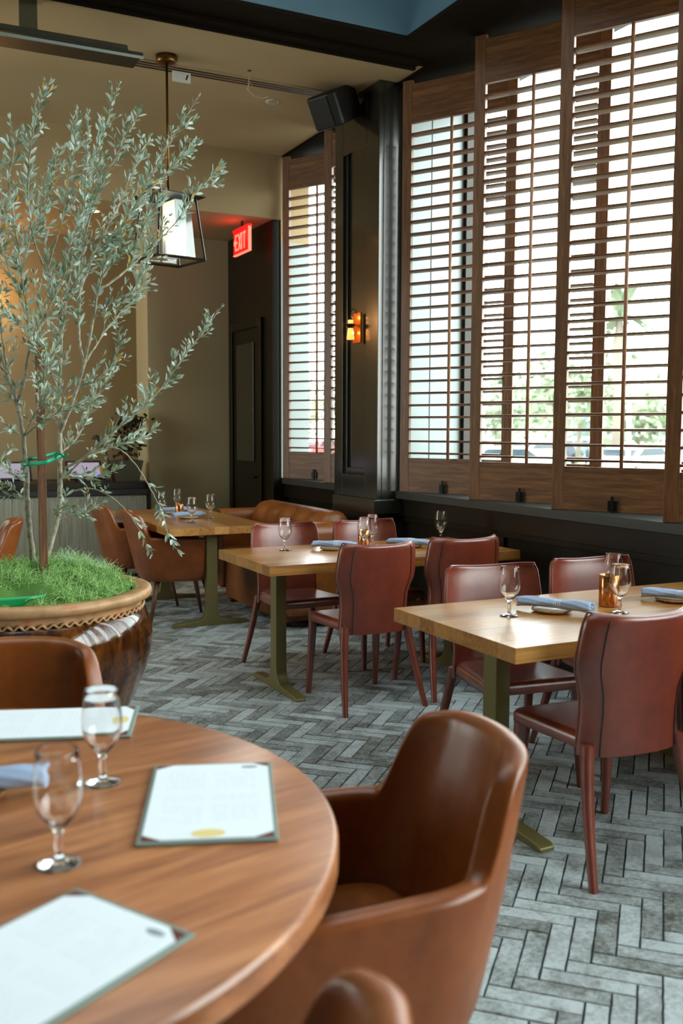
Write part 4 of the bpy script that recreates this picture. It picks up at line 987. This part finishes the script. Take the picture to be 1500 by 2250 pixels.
BR = [   # control points, thickness at root, at tip, leafiness from fraction
 ([(72, 1240), (62, 1150), (58, 1060), (50, 960), (38, 890), (15, 820, .05), (-8, 730, .1), (-22, 640, .15), (-40, 520, .2), (-30, 400, .2)], .017, .003, .45),
 ([(38, 890), (52, 840, -.03), (64, 760, -.05), (62, 700, -.05), (52, 640, -.08), (46, 590, -.1), (34, 500, -.12), (20, 400, -.14), (30, 320, -.16), (22, 262, -.18)], .009, .0018, .25),
 ([(100, 1225, .06), (118, 1170, .06), (130, 1110, .06), (132, 1020, .05), (132, 940, .05), (130, 860, .06), (134, 760, .08), (132, 700, .1), (120, 650, .1), (105, 590, .12), (96, 500, .14), (100, 420, .16), (120, 330, .18)], .016, .002, .35),
 ([(132, 950, .05), (160, 880, 0), (185, 800, -.05), (205, 700, -.1), (222, 610, -.14), (238, 560, -.16), (275, 490, -.2), (318, 415, -.24), (355, 345, -.27), (398, 275, -.3), (434, 215, -.32)], .010, .0015, .35),
 ([(185, 800, -.05), (174, 740, 0), (176, 640, .05), (182, 540, .08), (186, 440, .1), (190, 350, .12), (194, 245, .14)], .007, .0015, .2),
 ([(140, 1030, .05), (185, 1005, 0), (232, 962, -.06), (280, 925, -.1), (330, 880, -.14), (370, 832, -.18), (410, 775, -.22), (450, 725, -.25), (486, 675, -.28)], .007, .0014, .2),
 ([(215, 640, -.12), (270, 600, -.1), (330, 545, -.08), (385, 490, -.06), (430, 425, -.04), (462, 390, -.03), (482, 362, -.02)], .006, .0014, .2),
 ([(238, 560, -.16), (290, 470, -.05), (350, 395, 0), (395, 350, .03), (424, 315, .05)], .005, .0014, .15),
 ([(110, 610, .12), (78, 540, .0), (62, 440, -.1), (66, 330, -.16), (80, 260, -.2), (98, 182, -.24)], .006, .0014, .25),
 ([(134, 760, .08), (148, 640, .16), (168, 520, .2), (196, 410, .22), (228, 290, .24), (262, 185, .26)], .006, .0014, .25),
 ([(182, 540, .08), (205, 450, .0), (240, 370, -.08), (278, 300, -.12), (308, 240, -.16)], .005, .0014, .2),
 ([(140, 1055, .05), (190, 1002, -.05), (240, 984, -.12), (275, 996, -.18), (308, 1036, -.22), (332, 1078, -.25), (350, 1112, -.28), (362, 1150, -.3), (374, 1190, -.3), (396, 1214, -.3)], .0045, .0013, .5),
 ([(130, 1095, .05), (180, 1074, -.06), (222, 1080, -.14), (262, 1106, -.2), (296, 1146, -.24), (318, 1190, -.26), (334, 1216, -.26)], .004, .0013, .35),
 ([(185, 1005, 0), (240, 985, .06), (292, 968, .1), (345, 945, .12)], .004, .0013, .1),
 ([(130, 870, .06), (180, 850, .0), (222, 830, -.06), (250, 790, -.1), (264, 745, -.12)], .005, .0014, .2),
 ([(185, 800, -.05), (230, 730, .05), (262, 690, .1), (300, 650, .12), (322, 590, .14)], .005, .0014, .2),
 ([(222, 610, -.14), (262, 560, -.25), (296, 540, -.3), (330, 470, -.34), (362, 400, -.36)], .004, .0013, .15),
 ([(15, 820, .05), (-30, 760, -.1), (-60, 660, -.2)], .006, .002, .2),
 ([(50, 960), (10, 930, -.1), (-40, 900, -.2)], .004, .0014, .1),
 ([(58, 1060), (26, 1040, -.08), (-20, 1000, -.14)], .004, .0014, .1),
 ([(60, 1100), (30, 1075, .1), (-10, 1050, .2)], .0035, .0014, .1),
 ([(62, 700, -.05), (30, 620, .1), (0, 520, .2), (-10, 420, .25), (8, 340, .28)], .005, .0014, .2),
 ([(105, 590, .12), (136, 480, .02), (150, 390, -.05), (165, 320, -.1), (160, 262, -.12)], .005, .0014, .2),
 ([(132, 940, .05), (96, 880, .15), (80, 800, .2), (90, 700, .25), (75, 600, .28)], .005, .0014, .2),
 ([(130, 1000, .05), (170, 960, .12), (200, 900, .18), (212, 850, .2)], .005, .0014, .15),
 ([(176, 640, .05), (215, 540, .16), (262, 450, .22), (300, 360, .26), (330, 300, .28)], .005, .0014, .2),
 ([(50, 960), (80, 900, -.15), (100, 830, -.22), (92, 760, -.26)], .004, .0014, .2),
 ([(205, 700, -.1), (250, 660, -.2), (290, 640, -.25), (330, 560, -.3)], .004, .0013, .15),
 ([(46, 590, -.1), (70, 520, -.02), (100, 450, .04), (118, 380, .08), (126, 330, .1)], .004, .0013, .1),
 ([(15, 820, .05), (0, 700, -.1), (-10, 600, -.2), (0, 520, -.26), (16, 440, -.3)], .005, .0013, .2),
 ([(132, 700, .1), (160, 630, -.1), (206, 560, -.2), (258, 510, -.26), (300, 470, -.3)], .005, .0013, .1),
 ([(64, 760, -.05), (100, 690, -.15), (140, 610, -.2), (158, 520, -.22), (200, 450, -.25)], .005, .0013, .15),
 ([(130, 860, .06), (100, 800, -.1), (60, 740, -.2), (30, 700, -.25), (-10, 690, -.3)], .004, .0013, .15),
 ([(50, 960), (90, 930, -.1), (140, 900, -.18), (190, 880, -.2), (236, 850, -.22)], .004, .0013, .25),
 ([(130, 1040, .05), (165, 1050, -.05), (210, 1050, -.1), (262, 1030, -.14)], .003, .0013, .1),
 ([(120, 1130, .05), (150, 1110, -.05), (180, 1130, -.1), (210, 1100, -.12)], .003, .0013, .1),
]
rnd = random.Random(77)
t = thing('olive_tree', 'silvery olive tree with slender stems growing from the brown pot', 'tree', P((80, 1235)))
base = V(t.location)
leafs = MB(); twigs = MB()
def smooth_path(pts, n):
    out = []; m = len(pts)-1
    for i in range(n+1):
        f = i/n*m; k = min(int(f), m-1); u = f-k
        p0 = pts[max(k-1, 0)]; p1 = pts[k]; p2 = pts[k+1]; p3 = pts[min(k+2, m)]
        out.append(0.5*((2*p1)+(p2-p0)*u+(2*p0-5*p1+4*p2-p3)*u*u+(3*p1-p0-3*p2+p3)*u**3))
    return out
def leaf(p, d, nrm, ln, tn):
    d = d.normalized(); w_ = d.cross(nrm)
    if w_.length < 1e-4: w_ = V((1, 0, 0))
    w_.normalize(); nn_ = w_.cross(d).normalized(); wd = ln*rnd.uniform(0.135, 0.185); c_ = rnd.uniform(-0.08, 0.16)*ln
    a0 = p; a1 = p+d*ln*0.35+nn_*c_*0.5; a2 = p+d*ln*0.70+nn_*c_*0.8; a3 = p+d*ln+nn_*c_*0.6
    cup = nn_*wd*0.35
    leafs.add([a0, a1-w_*wd+cup, a1, a1+w_*wd+cup, a2-w_*wd*0.82+cup, a2, a2+w_*wd*0.82+cup, a3],
              [(0, 2, 1), (0, 3, 2), (1, 2, 5, 4), (2, 3, 6, 5), (4, 5, 7), (5, 6, 7)], tn)
def leafy(path, f0, step, lmin=0.030, lmax=0.054):
    m = len(path)-1; acc = 0; side = 0
    for i in range(int(f0*m), m):
        seg = path[i+1]-path[i]; L_ = seg.length; acc += L_
        if acc < step: continue
        acc = 0; tdir = seg.normalized(); fr_ = i/m
        ref = V((rnd.gauss(0, 1), rnd.gauss(0, 1), rnd.gauss(0, 1))); u = tdir.cross(ref).normalized(); v = tdir.cross(u)
        ang = rnd.uniform(0, PI)
        for s in (0, PI):
            if rnd.random() < 0.10: continue
            o_ = u*math.cos(ang+s)+v*math.sin(ang+s); d = (tdir*rnd.uniform(0.7, 1.5)+o_*rnd.uniform(0.6, 1.0)).normalized()
            tn = rnd.random()*0.82
            if rnd.random() < 0.05: tn = rnd.uniform(0.85, 1.0)
            leaf(path[i]+o_*0.002, d, tdir if rnd.random() < 0.5 else o_.cross(d)+V((0, 0, 0.4)), rnd.uniform(lmin, lmax)*(1-0.35*max(0, fr_-0.7)/0.3), tn)
    e = path[-1]; d = (path[-1]-path[-2]).normalized()
    for k in range(3): leaf(e, d+V((rnd.gauss(0, .25), rnd.gauss(0, .25), rnd.gauss(0, .25))), V((rnd.gauss(0, 1), rnd.gauss(0, 1), rnd.gauss(0, 1))), rnd.uniform(0.018, 0.03), rnd.random()*0.8)
for bi, (cp, r0, r1, lf) in enumerate(BR):
    pts = [P(c_)-base for c_ in cp]; ln = sum((pts[i+1]-pts[i]).length for i in range(len(pts)-1))
    n = max(12, int(ln/0.018)); path = smooth_path(pts, n)
    for q in range(1, len(path)-1): path[q] = path[q]+V((rnd.gauss(0, .0012), rnd.gauss(0, .0012), rnd.gauss(0, .0012)))
    rad = [r0+(r1-r0)*(i/n)**0.8 for i in range(n+1)]
    MB().tube(path, rad, 7).build('stem', MT['bark'], t, smooth=True)
    droop = bi in (11, 12)
    leafy(path, max(lf, 0.62 if droop else lf), 0.021)
    # side twigs
    s = lf; 
    dens = 0.037 if not droop else 0.16
    pos = ln*lf
    if bi in (17, 18, 19, 20): dens = 0.05
    while pos < ln*0.93:
        i = int(pos/ln*n); tdir = (path[min(i+1, n)]-path[i]).normalized()
        ref = V((rnd.gauss(0, 1), rnd.gauss(0, 1), rnd.gauss(0, 1))); u = tdir.cross(ref).normalized()
        d = (tdir*rnd.uniform(0.8, 1.2)+u*rnd.uniform(0.5, 0.95)+V((0, 0, 0.15))).normalized()
        tl = rnd.uniform(0.06, 0.20)*(1-0.55*pos/ln) if not droop else rnd.uniform(0.04, 0.09)
        p = path[i].copy(); tp_ = [p.copy()]; k_ = max(4, int(tl/0.016)); bend = V((rnd.gauss(0, .06), rnd.gauss(0, .06), rnd.uniform(-.02, .07)))
        for j in range(k_): p = p+d*(tl/k_); d = (d+bend).normalized(); tp_.append(p.copy())
        twigs.tube(tp_, [0.0014*(1-0.5*j/k_) for j in range(k_+1)], 4, cap=False)
        leafy(tp_, 0.15, 0.0195)
        pos += dens*rnd.uniform(0.6, 1.4)
leafs.add(twigs.v, twigs.f, 0.5, 1)
leafs.build('foliage', [MT['leaf'], MT['bark']], t, smooth=False, fixn=False)

# stake and tie
p0, p1 = at(96, 1235, 4.50), at(86, 752, 4.50)
t = thing('wooden_stake', 'rough square wooden stake standing in the moss beside the olive stems', 'stake', (p0.x, p0.y, 0.66))
mb = MB(); rows = []
top = V((p1.x-p0.x, 0, p1.z-0.66))
for f in (0, 0.25, 0.5, 0.75, 0.985): c_ = top*f; rows.append([c_+V((sx*0.017, sy*0.017, 0)) for sx, sy in ((-1, -1), (1, -1), (1, 1), (-1, 1))])
c_ = top; rows.append([c_+V((sx*0.011-0.003, sy*0.012, 0)) for sx, sy in ((-1, -1), (1, -1), (1, 1), (-1, 1))])
mb.grid(rows, closed_u=True); mb.add(rows[0], [(3, 2, 1, 0)]); mb.add(rows[-1], [(0, 1, 2, 3)])
mb.build('post', MT['stake'], t, bevel=0.002)
tie = MB(); loop = [(46, 1014, 4.60), (47, 1020, 4.54), (62, 1020, 4.48), (92, 1017, 4.472), (108, 1013, 4.475), (122, 1007, 4.54), (140, 1000, 4.62), (130, 995, 4.66), (108, 1000, 4.60), (92, 1005, 4.55), (66, 1008, 4.62), (46, 1014, 4.60)]
lp = smooth_path([at(*q) for q in loop], 66); rows = [[q+V((0, 0, 0.0085)), q-V((0, 0, 0.0085))] for q in lp]
tie.grid(rows); tl_ = smooth_path([at(122, 1005, 4.54), at(130, 996, 4.5), at(140, 1004, 4.48), at(150, 998, 4.47)], 14); tie.grid([[q+V((0, 0, 0.006)), q-V((0, 0, 0.006))] for q in tl_])
o = tie.build('plant_tie', plain('green_tape', (18, 150, 112), 0.4), None, smooth=True, fixn=False)
so = o.modifiers.new('s', 'SOLIDIFY'); so.thickness = 0.0012
tag(o, 'green plastic tie looped round the stake and olive stems', 'plant tie')

# ------------------------------------------------------------------ outside
x = N('pale_asphalt'); n1 = x.noise(x.map(), 0.6, 4, 0.6); x.set(Base_Color=x.ramp(n1, [(0.4, L((120, 120, 118))), (0.6, L((150, 150, 146)))]), Roughness=0.9)
structure(MB().box(4.4, 160, -40, 170, -0.8, -0.6).build('ground_parking_lot', x.m))
MT['crown'] = plain('haze_paled_foliage', (112, 124, 96), 0.8); MT['crown2'] = plain('haze_paled_foliage_b', (120, 132, 108), 0.8)  # foliage colours lightened to stand in for haze and overexposure
MT['trunk'] = plain('tree_trunk', (112, 104, 92), 0.9)
def ground_pt(px, dist):                  # point on the lot in the direction of a photo column
    a = yaw + math.atan((px-750)/FPX); return V((dist*math.sin(a), dist*math.cos(a), -0.6))
def street_tree(label, px, dist, h, wd, m, seed):
    r_ = random.Random(seed); g_ = ground_pt(px, dist); t = thing('street_tree', label, 'tree', g_, 0, 'trees across the car park')
    MB().tube([(0, 0, 0), (0.05, 0, h*0.35), (0, 0.05, h*0.6)], [0.14, 0.1, 0.07], 8).build('trunk', MT['trunk'], t, smooth=True)
    mb = MB()
    for i in range(900):
        c_ = V((r_.gauss(0, wd*0.30), r_.gauss(0, wd*0.30), h*0.62+r_.gauss(0, h*0.16))); s_ = r_.uniform(0.12, 0.32)
        u = V((r_.gauss(0, 1), r_.gauss(0, 1), r_.gauss(0, 1))).normalized(); w_ = u.cross(V((r_.gauss(0, 1), 1, r_.gauss(0, 1)))).normalized()
        mb.add([c_-u*s_, c_-w_*s_*0.6, c_+u*s_, c_+w_*s_*0.6], [(0, 1, 2, 3)])
    mb.build('crown', m, t)
TR = [(1085, 62, 5.0, 5, 'hazy tree seen through the second shutter beside its left stile'), (1150, 70, 5.6, 5, 'hazy tree behind the red sign, seen through the second shutter'), (1195, 84, 7.4, 6, 'taller hazy tree near the right stile of the second shutter'),
      (1268, 50, 6.4, 5, 'hazy tree seen left of the outer post in the third shutter'), (1340, 125, 8.4, 5, 'hazy tree behind the palm trunk'), (1400, 62, 4.4, 4, 'low hazy tree in front of the white building'), (1440, 86, 6.8, 5, 'hazy tree near the right stile of the third shutter'),
      (680, 80, 6.5, 6, 'hazy tree glimpsed through the shadowed far shutters')]
for i, (px, d, h, wd, lb) in enumerate(TR): street_tree(lb, px, d, h, wd, MT['crown'] if i % 2 else MT['crown2'], 50+i)
def palm(label, px, dist, h, seed):
    r_ = random.Random(seed); g_ = ground_pt(px, dist); t = thing('palm_tree', label, 'palm tree', g_, 0, 'palms across the car park')
    MB().tube([(0, 0, 0), (0.1, 0, h*0.5), (0, 0, h*0.8), (0, 0, h*0.97)], [0.30, 0.24, 0.34, 0.14], 10).build('trunk', MT['trunk'], t, smooth=True)
    mb = MB()
    for k in range(26):
        a = 2*PI*k/26+r_.uniform(-.1, .1); el = r_.uniform(-0.3, 1.2); pr = []
        p = V((0, 0, h)); d = V((math.cos(a)*math.cos(el), math.sin(a)*math.cos(el), math.sin(el)))
        for j in range(7):
            pr.append(p.copy()); p = p+d*0.32; d = (d+V((0, 0, -0.22))).normalized()
        for j in range(6):
            s_ = (pr[j+1]-pr[j]).cross(V((0, 0, 1))).normalized()*0.24*math.sin(PI*(j+0.6)/6.6)
            dn = V((0, 0, -0.10)); mb.add([pr[j], pr[j+1], pr[j+1]+s_+dn, pr[j]+s_+dn], [(0, 1, 2, 3)]); mb.add([pr[j], pr[j+1], pr[j+1]-s_+dn, pr[j]-s_+dn], [(0, 1, 2, 3)])
    mb.build('fronds', MT['crown2'], t)
palm('tall palm seen through the third shutter beside the tilt rod', 1352, 46, 7.2, 5)
palm('smaller distant palm seen at the left of the second shutter', 1093, 90, 6.2, 6)
# buildings
bt = thing('white_building', 'long white flat-roofed building beyond the car park, right of the palm', 'building', ground_pt(1420, 105), -yaw-0.25)
MB().box(-9, 14, 0, 8, 0, 4.9).build('wall', plain('white_render', (190, 196, 196), 0.8), bt)
MB().box(-9.2, 14.2, -0.2, 8, 4.9, 5.5).build('roof_band', plain('grey_fascia', (150, 160, 164), 0.7), bt)
for k in range(5): MB().box(-7.5+k*4, -5.2+k*4, -0.06, 0, 1.4, 3.4).build('window', plain('shop_glass', (90, 104, 110), 0.2) if k == 0 else bpy.data.materials['shop_glass'], bt)
bt = thing('low_building', 'distant low building with a red sign band seen through the second shutter', 'building', ground_pt(1165, 98), -yaw-0.1)
MB().box(-3.6, 3.6, 0, 5, 0, 3.6).build('wall', plain('tan_render', (196, 182, 160), 0.8), bt)
MB().box(-1.8, 1.8, -0.3, 0, 2.9, 3.7).build('sign_band', plain('red_fascia', (214, 60, 48), 0.6), bt)
MB().box(-2.6, 2.6, -0.2, 1, 4.3, 4.9).build('canopy', plain('orange_tile_roof', (206, 150, 110), 0.8), bt)
lt = thing('light_pole', 'thin white pole standing to the right of the palm trunk', 'pole', ground_pt(1378, 34))
MB().tube([(0, 0, 0), (0, 0, 3.0)], 0.07, 8).build('pole', MT['white'], lt); MB().box(-0.16, 0.16, -0.16, 0.16, 3.0, 3.12).build('cap', MT['white'], lt)
# cars
MT['tyre'] = plain('tyre_rubber', (24, 24, 24), 0.8); MT['carglass'] = plain('car_glass', (40, 52, 60), 0.08)
def car(label, px, dist, rgb, rz, suv=0):
    t = thing('parked_car', label, 'car', ground_pt(px, dist), rz, 'parked cars outside')
    k = 0.18*suv
    prof = [(-2.2, 0.35), (-2.25, 0.75), (-1.9, 0.95+k*.6), (-1.35, 0.98+k), (-0.8, 1.40+k), (0.75, 1.42+k), (1.35, 1.02+k*.6), (2.1, 0.86+k*.5), (2.25, 0.62), (2.2, 0.35)]
    MB().prism(prof, -0.85, 0.85, lambda u, v, d: (u, d, v)).build('body', plain('car_paint_'+str(px), rgb, 0.25, 0.2), t, bevel=0.08)
    gp = [(-1.22, 1.02+k), (-0.76, 1.34+k), (0.70, 1.36+k), (1.18, 1.04+k*.8)]
    MB().prism(gp, -0.862, 0.862, lambda u, v, d: (u, d, v)).build('side_windows', MT['carglass'], t)
    MB().box(-1.35, -0.85, -0.7, 0.7, 1.06+k, 1.30+k, Matrix.Translation((-0.03, 0, 0.0))).build('rear_window', MT['carglass'], t)
    for sx in (-1.35, 1.35):
        for sy in (-0.80, 0.80):
            w_ = MB().lathe([(0.001, -0.11), (0.30, -0.11), (0.33, -0.07), (0.33, 0.07), (0.30, 0.11), (0.001, 0.11)], 20).build('wheel', MT['tyre'], t, smooth=True, loc=(sx, sy, 0.33), rot=(PI/2, 0, 0))
for a in ((1112, 38, (236, 238, 240), -0.6, 0, 'white parked car nearest, at the left of the second shutter'), (1160, 46, (210, 214, 216), 0.4, 1, 'pale silver parked car low in the second shutter, beside the rod'), (1205, 60, (60, 70, 84), 0.2, 0, 'dark blue parked car near the right stile of the second shutter'),
          (1322, 58, (52, 62, 74), 0.9, 1, 'dark parked car just left of the palm trunk'), (1392, 42, (228, 230, 232), 0.3, 0, 'white parked car right of the palm trunk'), (1440, 74, (236, 238, 240), 0.5, 1, 'white parked car near the right stile of the third shutter'),
          (1262, 72, (90, 100, 104), 0.1, 0, 'grey parked car left of the outer post in the third shutter'), (696, 60, (190, 40, 36), 0.6, 0, 'red parked car glimpsed at the foot of the far shutters')):
    car(a[5], *a[:5])
# ornamental grass clumps
x = N('ornamental_grass'); at_ = x.n('ShaderNodeAttribute', attribute_name='tint')
x.set(Base_Color=x.ramp(at_.outputs['Fac'], [(0, L((84, 112, 56))), (0.6, L((132, 156, 88))), (1, L((196, 190, 140)))]), Roughness=0.7); MT['grass'] = x.m
for i, (px, d, h, lb) in enumerate(((1395, 9.5, 1.95, 'bushy green grass clump outside, largest, low in the third shutter'), (1326, 12.6, 1.80, 'green grass clump outside just right of the outer post'), (1455, 15, 1.9, 'green grass clump outside behind the right stile of the third shutter'), (1262, 17.0, 1.7, 'small green grass clump outside left of the outer post'))):
    r_ = random.Random(i+31); mb = MB()
    for k in range(700):
        a = r_.uniform(0, 2*PI); r0 = r_.uniform(0, 0.25); sp_ = r_.uniform(0.1, 0.85); hh = h*r_.uniform(0.55, 1.0)*(1-0.25*sp_)
        p = V((r0*math.cos(a), r0*math.sin(a), 0)); q = p+V((sp_*0.45*math.cos(a), sp_*0.45*math.sin(a), hh*0.75)); e = p+V((sp_*math.cos(a), sp_*math.sin(a), hh)); s_ = V((-math.sin(a), math.cos(a), 0))*0.012
        mb.add([p-s_, p+s_, q+s_, q-s_, e], [(0, 1, 2, 3), (3, 2, 4)], r_.random())
    o = mb.build('grass_clump', MT['grass'], None, loc=ground_pt(px, d), fixn=False); tag(o, lb, 'grass', 'grass clumps outside the windows')
